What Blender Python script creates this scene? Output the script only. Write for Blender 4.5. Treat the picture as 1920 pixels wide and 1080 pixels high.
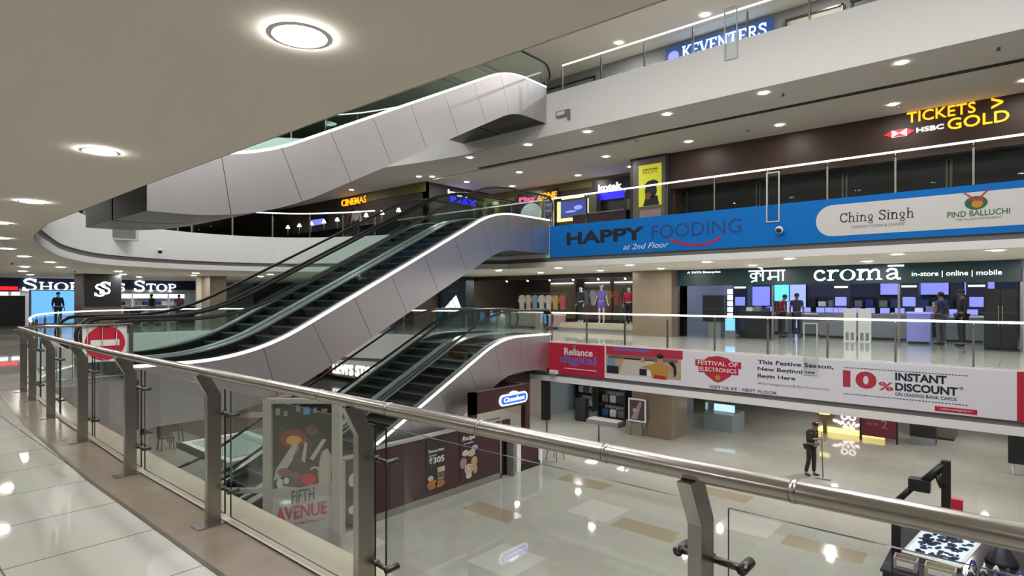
import bpy, math, random
from mathutils import Vector
random.seed(11)
sc = bpy.context.scene
for _o in list(bpy.data.objects):
    bpy.data.objects.remove(_o)
COL = sc.collection
PI = math.pi
# ------------------------------------------------------------------ camera, world, light, exposure
cd = bpy.data.cameras.new('camera')
cd.sensor_width = 36.0
cd.lens = 36.0 * 1101 / 1920
cd.shift_y = 17 / 1920
cd.clip_start = 0.05
cd.clip_end = 200
cam = bpy.data.objects.new('camera', cd)
COL.objects.link(cam)
cam.location = (0, 0, 1.55)
cam.rotation_euler = (PI / 2, 0, math.radians(40.9))
sc.camera = cam
w = bpy.data.worlds.new('world')
sc.world = w
w.use_nodes = True
w.node_tree.nodes['Background'].inputs[0].default_value = (0.6, 0.58, 0.55, 1)
w.node_tree.nodes['Background'].inputs[1].default_value = 0.05
sc.view_settings.view_transform = 'Standard'
sc.view_settings.look = 'None'
sc.view_settings.gamma = 1
sc.view_settings.use_curve_mapping = False
sc.view_settings.exposure = 0.0
sc.cycles.max_bounces = 8
sc.cycles.diffuse_bounces = 4
sc.cycles.glossy_bounces = 4
sc.cycles.transparent_max_bounces = 32
sc.cycles.sample_clamp_indirect = 6
LAMP = 265.0          # ceiling downlights
ATRIUM_FILL = 62.0        # added lamps over the atrium, out of view
SHOPLAMP = 14.0
ZG, Z1, Z2, Z3 = -4.0, 0.0, 4.0, 8.1


def area(name, loc, size, energy, col, rot=(0, 0, 0)):
    l = bpy.data.lights.new(name, 'AREA')
    l.shape = 'RECTANGLE'
    l.size, l.size_y = size
    l.energy = energy
    l.color = col
    o = bpy.data.objects.new(name, l)
    o.location = loc
    o.rotation_euler = rot
    COL.objects.link(o)


# ------------------------------------------------------------------ materials
MATS = {}


def M(name, col=(.5, .5, .5), rough=.5, metal=0.0, em=None, es=0.0, spec=.5, noise=0.0, nscale=6.0):
    if name in MATS:
        return MATS[name]
    m = bpy.data.materials.new(name)
    m.use_nodes = True
    b = m.node_tree.nodes['Principled BSDF']
    b.inputs['Base Color'].default_value = (*col, 1)
    b.inputs['Roughness'].default_value = rough
    b.inputs['Metallic'].default_value = metal
    b.inputs['Specular IOR Level'].default_value = spec
    if em:
        b.inputs['Emission Color'].default_value = (*em, 1)
        b.inputs['Emission Strength'].default_value = es
    if noise:
        nt = m.node_tree
        tc = nt.nodes.new('ShaderNodeTexCoord')
        nz = nt.nodes.new('ShaderNodeTexNoise')
        nz.inputs['Scale'].default_value = nscale
        nz.inputs['Detail'].default_value = 5
        mx = nt.nodes.new('ShaderNodeMix')
        mx.data_type = 'RGBA'
        mx.inputs[6].default_value = (*[c * (1 - noise) for c in col], 1)
        mx.inputs[7].default_value = (*[min(1, c * (1 + noise)) for c in col], 1)
        nt.links.new(tc.outputs['Object'], nz.inputs['Vector'])
        nt.links.new(nz.outputs['Fac'], mx.inputs[0])
        nt.links.new(mx.outputs[2], b.inputs['Base Color'])
    MATS[name] = m
    return m


def tile_mat(name, c1, c2, grout, size, mortar, rough, loc=(0, 0, 0), spec=.5):
    m = M(name, c1, rough, spec=spec)
    nt = m.node_tree
    b = nt.nodes['Principled BSDF']
    tc = nt.nodes.new('ShaderNodeTexCoord')
    mp = nt.nodes.new('ShaderNodeMapping')
    mp.inputs['Location'].default_value = loc
    br = nt.nodes.new('ShaderNodeTexBrick')
    br.offset = 0
    br.inputs['Color1'].default_value = (*c1, 1)
    br.inputs['Color2'].default_value = (*c2, 1)
    br.inputs['Mortar'].default_value = (*grout, 1)
    br.inputs['Scale'].default_value = 1
    br.inputs['Mortar Size'].default_value = mortar
    br.inputs['Mortar Smooth'].default_value = .1
    br.inputs['Bias'].default_value = 0
    br.inputs['Brick Width'].default_value = size
    br.inputs['Row Height'].default_value = size
    nz = nt.nodes.new('ShaderNodeTexNoise')
    nz.inputs['Scale'].default_value = 1.6
    nz.inputs['Detail'].default_value = 6
    mx = nt.nodes.new('ShaderNodeMix')
    mx.data_type = 'RGBA'
    mx.blend_type = 'MULTIPLY'
    mx.inputs[0].default_value = .22
    nt.links.new(tc.outputs['Object'], mp.inputs['Vector'])
    nt.links.new(mp.outputs[0], br.inputs['Vector'])
    nt.links.new(mp.outputs[0], nz.inputs['Vector'])
    nt.links.new(br.outputs['Color'], mx.inputs[6])
    nt.links.new(nz.outputs['Color'], mx.inputs[7])
    nt.links.new(mx.outputs[2], b.inputs['Base Color'])
    return m


def glass_mat(name, tint, ior=1.45, rough=.0, refl=.4):
    m = bpy.data.materials.new(name)
    m.use_nodes = True
    nt = m.node_tree
    nt.nodes.remove(nt.nodes['Principled BSDF'])
    out = nt.nodes['Material Output']
    tr = nt.nodes.new('ShaderNodeBsdfTransparent')
    tr.inputs[0].default_value = (*tint, 1)
    gl = nt.nodes.new('ShaderNodeBsdfGlossy')
    gl.inputs['Roughness'].default_value = rough
    gl.inputs['Color'].default_value = (.9, .95, .93, 1)
    fr = nt.nodes.new('ShaderNodeFresnel')
    fr.inputs[0].default_value = ior
    mx = nt.nodes.new('ShaderNodeMixShader')
    ml = nt.nodes.new('ShaderNodeMath')
    ml.operation = 'MULTIPLY'
    ml.inputs[1].default_value = refl
    nt.links.new(fr.outputs[0], ml.inputs[0])
    nt.links.new(ml.outputs[0], mx.inputs[0])
    nt.links.new(tr.outputs[0], mx.inputs[1])
    nt.links.new(gl.outputs[0], mx.inputs[2])
    nt.links.new(mx.outputs[0], out.inputs['Surface'])
    MATS[name] = m
    return m


FLOOR1 = tile_mat('beige_floor_tile', (.47, .465, .425), (.44, .435, .395), (.15, .135, .12), .8, .006, .03, (4.37, -.62, 0))
FLOORG = tile_mat('cream_floor_tile', (.43, .42, .375), (.40, .39, .35), (.34, .33, .29), .9, .004, .04)
BORDER = M('brown_granite', (.185, .15, .115), .22, noise=.25, nscale=5)
BORDERL = M('dark_granite_line', (.08, .065, .05), .3)
CEIL = M('ceiling_plaster', (.72, .675, .60), .9)
CEILW = M('ceiling_plaster_white', (.63, .59, .54), .9)
FASC = M('fascia_white', (.85, .845, .83), .6)
GROOVE = M('fascia_groove_grey', (.16, .155, .15), .6)
WALLB = M('wall_beige', (.42, .38, .32), .7)
WALLD = M('wall_dark', (.035, .03, .03), .5)
BROWNW = M('brown_wall_panel', (.048, .024, .015), .5)
OLIVE = M('olive_uplight_spill', (.13, .10, .03), .6)  # uplight spill on the upper walls put into the colour
PIER = M('brown_stone_pier', (.20, .155, .11), .28, noise=.12, nscale=2)
STEEL = M('brushed_steel', (.40, .375, .35), .27, 1.0)
STEELD = M('dark_steel', (.10, .095, .09), .32, 1.0)
CLAD = M('cladding_steel', (.53, .505, .515), .36, .9, noise=.04, nscale=1.5)
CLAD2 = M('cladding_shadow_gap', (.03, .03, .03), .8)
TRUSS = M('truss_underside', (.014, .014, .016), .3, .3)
ALU = M('deck_aluminium', (.62, .62, .63), .32, .8)
RUBBER = M('black_rubber', (.008, .008, .009), .45)
STEP = M('step_black', (.014, .014, .015), .5)
NOSE = M('step_edge_grey', (.16, .16, .16), .45)
LED = M('led_strip', (.9, .9, .9), .4, em=(1, .98, .93), es=1.3)
LEDRAIL = M('led_handrail', (.9, .9, .88), .4, em=(1, .97, .9), es=1.6)
GLASS = glass_mat('clear_glass', (.95, .975, .965), 1.25)
GLASSN = glass_mat('clear_glass_near', (.955, .975, .965), 1.25, 0, .14)
GLASSG = glass_mat('green_tinted_glass', (.93, .97, .96), 1.35)
GLASSD = glass_mat('dark_shop_glass', (.16, .16, .17), 1.5, 0, .8)
GEDGE = M('glass_edge', (.015, .025, .022), .2)
WHITE = M('white_plastic', (.8, .8, .79), .45)
BLACK = M('black_satin', (.012, .012, .014), .35)
GREY = M('mid_grey', (.22, .22, .23), .5)
BEIGE = M('beige_laminate', (.55, .48, .36), .5)
MAROON = M('maroon_panel', (.050, .014, .018), .45)
RED = M('banner_red', (.52, .012, .045), .5)
BLUEB = M('banner_blue', (.003, .17, .58), .6, spec=.2)
BANW = M('banner_white', (.78, .77, .84), .6)
BANG = M('banner_grey_white', (.68, .67, .66), .6)
INKB = M('ink_black', (.010, .012, .03), .5)
INKR = M('ink_red', (.48, .03, .06), .5)
INKN = M('ink_navy', (.02, .05, .22), .5)
INKG = M('ink_green', (.02, .13, .04), .5)
INKO = M('ink_orange', (.55, .26, .03), .5)
INKP = M('ink_purple', (.20, .12, .42), .5)
INKW = M('ink_white', (.8, .8, .8), .5)
SKIN = M('skin', (.22, .11, .065), .5)
SKINL = M('print_skin', (.50, .28, .17), .5)
EW = M('lit_white', (.9, .9, .9), .4, em=(.92, .97, 1), es=1.7)
EY = M('lit_yellow', (.9, .6, .05), .4, em=(1, .50, .014), es=1.3)
EB = M('lit_blue', (.02, .02, .9), .4, em=(.012, .008, .9), es=2.2)
ECY = M('lit_sky_blue', (.2, .5, .9), .4, em=(.14, .45, 1.0), es=1.1)
ER = M('lit_red', (.8, .02, .03), .4, em=(.9, .012, .03), es=1.1)
EM = M('lit_magenta', (.8, .05, .2), .4, em=(1, .08, .25), es=2.0)
EO = M('lit_orange', (.9, .4, .02), .4, em=(1, .36, .01), es=1.5)
EP = M('lit_pink_white', (.9, .75, .75), .4, em=(1, .80, .80), es=2.0)
EYS = M('lit_pale_yellow', (.9, .8, .3), .4, em=(1, .78, .22), es=1.5)
EYG = M('lit_lime_poster', (.6, .6, .05), .4, em=(.55, .50, .015), es=.5)
EV = M('lit_violet', (.3, .3, .9), .4, em=(.25, .27, 1), es=.85)
TEAL = M('teal_fascia', (.004, .035, .042), .35)
DIFF = M('lamp_diffuser', (1, 1, 1), .4, em=(1, .97, .925), es=LAMP)
DIFFC = M('lamp_diffuser_corridor', (1, 1, 1), .4, em=(1, .975, .935), es=LAMP * 2.0)
DIFFS = M('lamp_diffuser_cool', (1, 1, 1), .4, em=(.82, .9, 1), es=SHOPLAMP)
DIFFH = M('atrium_fill_diffuser', (1, 1, 1), .4, em=(1, .985, .965), es=ATRIUM_FILL)


# ------------------------------------------------------------------ mesh builder
class Fr:
    """a flat drawing frame: origin, reading direction, up; the normal points to the viewer"""
    def __init__(s, o, U=(1, 0, 0), V=(0, 0, 1)):
        s.o, s.U, s.V = Vector(o), Vector(U).normalized(), Vector(V).normalized()
        s.N = s.U.cross(s.V)

    def p(s, u, v, n=0.0):
        return s.o + s.U * u + s.V * v + s.N * n


def FX(x, y, z):
    return Fr((x, y, z), (1, 0, 0))       # faces -y


def FY(x, y, z):
    return Fr((x, y, z), (0, 1, 0))       # faces +x


TEXT = {}


def text_geo(s, bold=0.0, shear=0.0):
    k = (s, bold, shear)
    if k in TEXT:
        return TEXT[k]
    c = bpy.data.curves.new('t', 'FONT')
    c.body = s
    c.resolution_u = 3
    c.extrude = .01
    c.offset = bold
    c.shear = shear
    c.align_x = 'LEFT'
    o = bpy.data.objects.new('t', c)
    COL.objects.link(o)
    me = bpy.data.meshes.new_from_object(o.evaluated_get(bpy.context.evaluated_depsgraph_get()))
    vs = [tuple(v.co) for v in me.vertices]
    fs = [tuple(p.vertices) for p in me.polygons]
    bpy.data.objects.remove(o)
    bpy.data.curves.remove(c)
    bpy.data.meshes.remove(me)
    TEXT[k] = (vs, fs)
    return TEXT[k]


class MB:
    def __init__(s, mat=None):
        s.v, s.f, s.mi, s.ms, s.cur, s.sm = [], [], [], [], 0, []
        s.smooth = False
        if mat:
            s.use(mat)

    def use(s, mat):
        if mat not in s.ms:
            s.ms.append(mat)
        s.cur = s.ms.index(mat)
        return s

    def add(s, vs, fs):
        b = len(s.v)
        s.v += [tuple(v) for v in vs]
        for f in fs:
            s.f.append(tuple(b + i for i in f))
            s.mi.append(s.cur)
            s.sm.append(s.smooth)
        return s

    def quad(s, a, b, c, d):
        return s.add([a, b, c, d], [(0, 1, 2, 3)])

    def box(s, x0, x1, y0, y1, z0, z1):
        x0, x1 = min(x0, x1), max(x0, x1)
        y0, y1 = min(y0, y1), max(y0, y1)
        z0, z1 = min(z0, z1), max(z0, z1)
        v = [(x0, y0, z0), (x1, y0, z0), (x1, y1, z0), (x0, y1, z0), (x0, y0, z1), (x1, y0, z1), (x1, y1, z1), (x0, y1, z1)]
        return s.add(v, [(0, 3, 2, 1), (4, 5, 6, 7), (0, 1, 5, 4), (1, 2, 6, 5), (2, 3, 7, 6), (3, 0, 4, 7)])

    def poly(s, fr, pts, n0=0.0, n1=.01):
        k = len(pts)
        v = [fr.p(u, w_, n0) for u, w_ in pts] + [fr.p(u, w_, n1) for u, w_ in pts]
        f = [tuple(range(k - 1, -1, -1)), tuple(range(k, 2 * k))]
        f += [(i, (i + 1) % k, k + (i + 1) % k, k + i) for i in range(k)]
        return s.add(v, f)

    def rect(s, fr, u0, u1, v0, v1, n0=0.0, n1=.01):
        return s.poly(fr, [(u0, v0), (u1, v0), (u1, v1), (u0, v1)], n0, n1)

    def rrect(s, fr, u0, u1, v0, v1, r, n0=0.0, n1=.01, seg=5):
        pts = []
        for cu, cv, a in ((u1 - r, v0 + r, -PI / 2), (u1 - r, v1 - r, 0), (u0 + r, v1 - r, PI / 2), (u0 + r, v0 + r, PI)):
            for i in range(seg + 1):
                t = a + PI / 2 * i / seg
                pts.append((cu + r * math.cos(t), cv + r * math.sin(t)))
        return s.poly(fr, pts, n0, n1)

    def ell(s, fr, cu, cv, ru, rv, n0=0.0, n1=.01, seg=24, a0=0, a1=2 * PI):
        k = seg if a1 - a0 > 6.2 else seg + 1
        return s.poly(fr, [(cu + ru * math.cos(a0 + (a1 - a0) * i / seg), cv + rv * math.sin(a0 + (a1 - a0) * i / seg)) for i in range(k)], n0, n1)

    def ring(s, fr, cu, cv, ru, rv, tu, tv, n0=0.0, n1=.01, seg=28, a0=0, a1=2 * PI):
        for i in range(seg):
            p, q = a0 + (a1 - a0) * i / seg, a0 + (a1 - a0) * (i + 1) / seg
            s.poly(fr, [(cu + ru * math.cos(p), cv + rv * math.sin(p)), (cu + ru * math.cos(q), cv + rv * math.sin(q)),
                        (cu + (ru - tu) * math.cos(q), cv + (rv - tv) * math.sin(q)), (cu + (ru - tu) * math.cos(p), cv + (rv - tv) * math.sin(p))], n0, n1)
        return s

    def stroke(s, fr, pts, wd, n0=0.0, n1=.01):
        L = []
        R = []
        for i, (u, v) in enumerate(pts):
            a = pts[max(0, i - 1)]
            b = pts[min(len(pts) - 1, i + 1)]
            du, dv = b[0] - a[0], b[1] - a[1]
            l = math.hypot(du, dv) or 1
            L.append((u - dv / l * wd / 2, v + du / l * wd / 2))
            R.append((u + dv / l * wd / 2, v - du / l * wd / 2))
        for i in range(len(pts) - 1):
            s.poly(fr, [R[i], R[i + 1], L[i + 1], L[i]], n0, n1)
        return s

    def text(s, fr, t, u, v, wd, ht, n0=0.0, n1=.01, bold=0.0, shear=0.0):
        vs, fs = text_geo(t, bold, shear)
        xs = [a[0] for a in vs]
        ys = [a[1] for a in vs]
        sx = wd / (max(xs) - min(xs))
        sy = ht / (max(ys) - min(ys))
        x0, y0 = min(xs), min(ys)
        return s.add([fr.p(u + (a[0] - x0) * sx, v + (a[1] - y0) * sy, n1 if a[2] > 0 else n0) for a in vs], fs)

    def tube(s, pts, r, seg=8, caps=True, r2=None):
        pts = [Vector(p) for p in pts]
        n = len(pts)
        ref = None
        vs = []
        for i, p in enumerate(pts):
            t = (pts[min(n - 1, i + 1)] - pts[max(0, i - 1)]).normalized()
            if ref is None:
                ref = Vector((0, 0, 1)) if abs(t.z) < .9 else Vector((0, 1, 0))
            a = t.cross(ref).normalized()
            b = a.cross(t)
            ref = b
            rr = r if r2 is None else r + (r2 - r) * i / (n - 1)
            for j in range(seg):
                q = 2 * PI * j / seg
                vs.append(p + a * math.cos(q) * rr + b * math.sin(q) * rr)
        fs = []
        for i in range(n - 1):
            for j in range(seg):
                k = (j + 1) % seg
                fs.append((i * seg + j, i * seg + k, (i + 1) * seg + k, (i + 1) * seg + j))
        if caps:
            fs.append(tuple(range(seg - 1, -1, -1)))
            fs.append(tuple((n - 1) * seg + j for j in range(seg)))
        o = s.smooth
        s.smooth = seg > 5
        s.add(vs, fs)
        s.smooth = o
        return s

    def lathe(s, prof, c=(0, 0, 0), seg=16):
        vs, fs = [], []
        for r, z in prof:
            for j in range(seg):
                q = 2 * PI * j / seg
                vs.append((c[0] + r * math.cos(q), c[1] + r * math.sin(q), c[2] + z))
        n = len(prof)
        for i in range(n - 1):
            for j in range(seg):
                k = (j + 1) % seg
                fs.append((i * seg + j, i * seg + k, (i + 1) * seg + k, (i + 1) * seg + j))
        fs.append(tuple(range(seg - 1, -1, -1)))
        fs.append(tuple((n - 1) * seg + j for j in range(seg)))
        o = s.smooth
        s.smooth = True
        s.add(vs, fs)
        s.smooth = o
        return s

    def blob(s, c, r, seg=12):
        rx, ry, rz = r
        vs = [(c[0], c[1], c[2] - rz)]
        nr = seg // 2
        for i in range(1, nr):
            a = -PI / 2 + PI * i / nr
            for j in range(seg):
                q = 2 * PI * j / seg
                vs.append((c[0] + rx * math.cos(a) * math.cos(q), c[1] + ry * math.cos(a) * math.sin(q), c[2] + rz * math.sin(a)))
        vs.append((c[0], c[1], c[2] + rz))
        fs = []
        for j in range(seg):
            k = (j + 1) % seg
            fs.append((0, 1 + k, 1 + j))
            fs.append((len(vs) - 1, 1 + (nr - 2) * seg + j, 1 + (nr - 2) * seg + k))
            for i in range(nr - 2):
                fs.append((1 + i * seg + j, 1 + i * seg + k, 1 + (i + 1) * seg + k, 1 + (i + 1) * seg + j))
        o = s.smooth
        s.smooth = True
        s.add(vs, fs)
        s.smooth = o
        return s

    def build(s, name, parent=None, off=(0, 0, 0), bevel=0.0):
        me = bpy.data.meshes.new(name)
        ox, oy, oz = off
        me.from_pydata([(a - ox, b - oy, c - oz) for a, b, c in s.v], [], s.f)
        for m in s.ms:
            me.materials.append(m)
        me.polygons.foreach_set('material_index', s.mi)
        me.polygons.foreach_set('use_smooth', s.sm)
        me.update()
        o = bpy.data.objects.new(name, me)
        COL.objects.link(o)
        if parent:
            o.parent = parent
        else:
            o.location = off
        if bevel:
            b = o.modifiers.new('bevel', 'BEVEL')
            b.width = bevel
            b.segments = 2
            b.limit_method = 'ANGLE'
        return o


def tag(o, label, cat, group=None):
    o['label'] = label
    o['category'] = cat
    if group:
        o['group'] = group
    return o


def thing(name, label, cat, loc=(0, 0, 0), group=None, rz=0.0):
    o = bpy.data.objects.new(name, None)
    o.empty_display_size = .2
    COL.objects.link(o)
    o.location = loc
    o.rotation_euler = (0, 0, rz)
    return tag(o, label, cat, group)


def one(mb, name, label, cat, off=(0, 0, 0), group=None, bevel=0.0):
    return tag(mb.build(name, None, off, bevel), label, cat, group)


def struct(mb, name):
    o = mb.build(name)
    o['kind'] = 'structure'
    return o


def part(mb, name, par, label=None, bevel=0.0):
    """a part given in world coordinates (its thing must not be rotated)"""
    root = par
    off = Vector((0, 0, 0))
    while root is not None:
        off += root.location
        root = root.parent
    o = mb.build(name, par, tuple(off), bevel)
    if label:
        o['label'] = label
    return o


def dup(root, loc, label=None, rz=None):
    r = root.copy()
    COL.objects.link(r)
    r.location = loc
    if rz is not None:
        r.rotation_euler = (0, 0, rz)
    if label:
        r['label'] = label
    for ch in list(root.children):
        c = ch.copy()
        COL.objects.link(c)
        c.parent = r
        for g in list(ch.children):
            d = g.copy()
            COL.objects.link(d)
            d.parent = c
    return r


ORD = ('first second third fourth fifth sixth seventh eighth ninth tenth eleventh twelfth thirteenth fourteenth fifteenth sixteenth '
       'seventeenth eighteenth nineteenth twentieth').split()

# ------------------------------------------------------------------ serif lettering
def _stem(x, h=1.0, wd=.13):
    return [([(x, 0), (x, h)], wd), ([(x - .13, .03), (x + .13, .03)], .06), ([(x - .13, h - .03), (x + .13, h - .03)], .06)]


GL = {
    'S': (.64, [([(.52, .76), (.46, .9), (.32, .96), (.17, .91), (.11, .78), (.16, .65), (.32, .55), (.48, .44), (.54, .28), (.48, .11), (.32, .04), (.16, .08), (.09, .24)], .11),
                ([(.54, .70), (.54, .98)], .05), ([(.07, .02), (.07, .30)], .05)], None),
    'H': (.84, _stem(.17) + _stem(.66) + [([(.17, .5), (.66, .5)], .07)], None),
    'O': (.86, [], (.42, .5, .39, .5, .14, .06)),
    'P': (.68, _stem(.17) + [([(.17, .96), (.42, .96), (.54, .88), (.58, .74), (.54, .59), (.42, .5), (.17, .5)], .09)], None),
    'R': (.76, _stem(.17) + [([(.17, .96), (.42, .96), (.54, .88), (.58, .74), (.54, .59), (.42, .52), (.17, .52)], .09), ([(.36, .52), (.66, .02)], .12)], None),
    'E': (.66, _stem(.17) + [([(.17, .96), (.58, .96)], .07), ([(.17, .5), (.48, .5)], .06), ([(.17, .03), (.60, .03)], .07), ([(.57, .76), (.57, .98)], .05), ([(.59, .01), (.59, .24)], .05)], None),
    'T': (.72, _stem(.36) + [([(.04, .96), (.68, .96)], .07), ([(.06, .74), (.06, .98)], .05), ([(.66, .74), (.66, .98)], .05)], None),
    'K': (.76, _stem(.17) + [([(.62, .95), (.22, .46)], .06), ([(.32, .56), (.66, .03)], .13), ([(.50, .97), (.74, .97)], .05), ([(.52, .03), (.76, .03)], .05)], None),
    'V': (.74, [([(.10, .97), (.37, .02)], .13), ([(.64, .97), (.37, .02)], .06), ([(0, .97), (.24, .97)], .05), ([(.54, .97), (.74, .97)], .05)], None),
    'N': (.82, [([(.15, 0), (.15, 1)], .06), ([(.66, 0), (.66, 1)], .06), ([(.13, .97), (.67, .03)], .13), ([(.02, .03), (.28, .03)], .05), ([(.02, .97), (.2, .97)], .05), ([(.53, .97), (.79, .97)], .05)], None),
    'I': (.38, _stem(.18), None),
    'C': (.74, [([(.64, .74), (.56, .88), (.42, .95), (.24, .88), (.12, .66), (.11, .36), (.22, .12), (.42, .05), (.58, .10), (.67, .26)], .11), ([(.66, .68), (.66, .97)], .05)], None),
    'c': (.54, [([(.44, .5), (.38, .61), (.27, .64), (.15, .57), (.09, .42), (.09, .24), (.16, .08), (.28, .03), (.40, .06), (.49, .17)], .10), ([(.36, .53), (.47, .53)], .09)], None),
    'r': (.50, _stem(.15, .66, .11) + [([(.17, .42), (.24, .56), (.36, .63), (.47, .60)], .09)], None),
    'o': (.62, [], (.30, .33, .29, .35, .11, .05)),
    'm': (.98, _stem(.14, .66, .11) + [([(.16, .45), (.28, .60), (.38, .62), (.46, .54), (.47, .03)], .10), ([(.49, .45), (.60, .60), (.71, .62), (.79, .54), (.80, .03)], .10),
                                       ([(.36, .03), (.58, .03)], .06), ([(.69, .03), (.92, .03)], .06)], None),
    'a': (.60, [([(.10, .47), (.16, .59), (.28, .64), (.40, .58), (.43, .44), (.43, .12), (.48, .04), (.57, .06)], .10), ([(.43, .37), (.22, .32), (.10, .19), (.14, .07), (.25, .03), (.43, .16)], .08)], None),
    'h': (.64, _stem(.14, 1.0, .10) + [([(.16, .45), (.28, .60), (.38, .62), (.46, .54), (.47, .03)], .09), ([(.36, .03), (.6, .03)], .06)], None),
    'n': (.64, _stem(.14, .66, .10) + [([(.16, .45), (.28, .60), (.38, .62), (.46, .54), (.47, .03)], .09), ([(.36, .03), (.6, .03)], .06)], None),
    'i': (.32, _stem(.15, .66, .10) + [([(.10, .86), (.20, .86)], .11)], None),
    'g': (.56, [([(.40, .12), (.20, .06), (.10, -.1), (.2, -.24), (.38, -.22), (.46, -.1), (.38, .0), (.16, .04)], .07)], (.26, .40, .20, .25, .09, .05)),
    ' ': (.34, [], None),
}


def serif(mb, fr, s, u, v, wd, ht, n0=0.0, n1=.01, small=None):
    """serif letters; with small, every letter but a word's first is that much lower"""
    sizes = [1.0 if (small is None or i == 0 or s[i - 1] == ' ') else small for i in range(len(s))]
    tot = sum(GL[c][0] * k for c, k in zip(s, sizes))
    sx = wd / tot
    x = u
    for c, k in zip(s, sizes):
        adv, st, rg = GL[c]
        for pts, t in st:
            mb.stroke(fr, [(x + a * sx * k, v + b * ht * k) for a, b in pts], t * k * (sx + ht) / 2, n0, n1)
        if rg:
            cx, cy, rx, ry, tu, tv = rg
            mb.ring(fr, x + cx * sx * k, v + cy * ht * k, rx * sx * k, ry * ht * k, tu * sx * k, tv * ht * k, n0, n1)
        x += adv * sx * k
    return mb


# ------------------------------------------------------------------ curves of the atrium opening
def smooth(pts, n=5):
    out = []
    for i in range(len(pts) - 1):
        p0 = pts[max(0, i - 1)]
        p1, p2 = pts[i], pts[i + 1]
        p3 = pts[min(len(pts) - 1, i + 2)]
        for k in range(n):
            t = k / n
            out.append(tuple(.5 * (2 * b + (c - a) * t + (2 * a - 5 * b + 4 * c - d) * t * t + (3 * b - a - 3 * c + d) * t ** 3)
                             for a, b, c, d in zip(p0, p1, p2, p3)))
    out.append(tuple(pts[-1]))
    return out


XR = 9.0
RAILC = [(XR, 1.77), (4, 1.77), (-2, 1.77), (-6, 1.77), (-9, 1.87), (-12, 2.08), (-12.6, 2.14)]     # line of the near railing's glass
NEAR1 = [(XR, 2.03), (4, 2.03), (-2, 2.03), (-6, 2.03), (-9, 2.13), (-12, 2.34)]
CURVE1 = NEAR1[:-1] + smooth([(-12, 2.34), (-15, 2.7), (-20, 3.5), (-24.5, 4.7), (-28, 7), (-29, 9.6), (-28, 12.2), (-25, 13.8), (-21, 15.0), (-18.5, 15.7), (-16.45, 16.2)]) + [(-14.5, 16.45), (-10, 16.45), (-4, 16.45), (XR, 16.45)]
CURVE2 = [(XR, 1.93), (0, 1.93), (-3, 1.89), (-6, 1.90)] + smooth([(-10.5, 1.99), (-13.4, 2.35), (-16.5, 3.15), (-19.7, 4.2), (-22.4, 5.8), (-23.7, 8.4), (-23.6, 10.8), (-22.6, 12.5), (-20.8, 13.6), (-18.6, 14.4), (-16.45, 15.2)]) + [(-14.45, 16.45), (-12.5, 16.45), (-4, 16.45), (XR, 16.45)]
CURVE3 = [(XR, 2.0), (0, 2.0), (-6, 2.0)] + smooth([(-10.5, 2.0), (-13.4, 2.35), (-16.5, 3.15), (-19.7, 4.2), (-22.4, 5.8), (-23.7, 8.4), (-23.6, 10.8), (-22.6, 12.5), (-20.8, 13.9), (-18.2, 14.7), (-15.6, 15.1)]) + [(-11.5, 15.1), (-4, 15.1), (XR, 15.1)]
XL, YN, YF = -46.0, -6.0, 32.0


def normals(pts):
    out = []
    for i in range(len(pts)):
        a, b = pts[max(0, i - 1)], pts[min(len(pts) - 1, i + 1)]
        dx, dy = b[0] - a[0], b[1] - a[1]
        l = math.hypot(dx, dy)
        out.append((dy / l, -dx / l))
    return out


def outer(pts):
    """where each point of the opening maps to on the outer rectangle"""
    res = []
    per = [(-12.0, YN), (XL, YN), (XL, YF), (-16.0, YF)]
    seg = [math.dist(per[i], per[i + 1]) for i in range(3)]
    tot = sum(seg)
    left = [i for i, p in enumerate(pts) if p[0] < -12]
    i0, i1 = left[0], left[-1]
    acc = [0.0]
    for i in range(i0, i1):
        acc.append(acc[-1] + math.dist(pts[i], pts[i + 1]))
    for i, p in enumerate(pts):
        if i < i0:
            res.append((p[0], YN))
        elif i > i1:
            res.append((p[0], YF))
        else:
            t = acc[i - i0] / acc[-1] * tot
            k = 0
            while k < 2 and t > seg[k]:
                t -= seg[k]
                k += 1
            t /= seg[k]
            a, b = per[k], per[k + 1]
            res.append((a[0] + (b[0] - a[0]) * t, a[1] + (b[1] - a[1]) * t))
    # square corners of the rectangle are inserted by the walls that stand there
    return res


def ringslab(pts, z0, z1, mat):
    mb = MB(mat)
    q = outer(pts)
    n = len(pts)
    for z, flip in ((z1, False), (z0, True)):
        vs = [(*p, z) for p in pts] + [(*p, z) for p in q]
        fs = []
        for i in range(n - 1):
            f = (i, i + 1, n + i + 1, n + i)
            fs.append(tuple(reversed(f)) if not flip else f)
        mb.add(vs, fs)
    for c in (pts, q):
        vs = [(*p, z0) for p in c] + [(*p, z1) for p in c]
        mb.add(vs, [(i, i + 1, n + i + 1, n + i) for i in range(n - 1)])
    return mb


def fascia(pts, prof):
    """prof: (offset into the atrium, z, material of the strip down to the next)"""
    mb = MB()
    nn = normals(pts)
    for k in range(len(prof) - 1):
        o0, z0, m = prof[k]
        o1, z1, _ = prof[k + 1]
        mb.use(m)
        n = len(pts)
        vs = [(p[0] + a[0] * o0, p[1] + a[1] * o0, z0) for p, a in zip(pts, nn)] + [(p[0] + a[0] * o1, p[1] + a[1] * o1, z1) for p, a in zip(pts, nn)]
        mb.add(vs, [(i, i + 1, n + i + 1, n + i) for i in range(n - 1)])
    return mb


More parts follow.
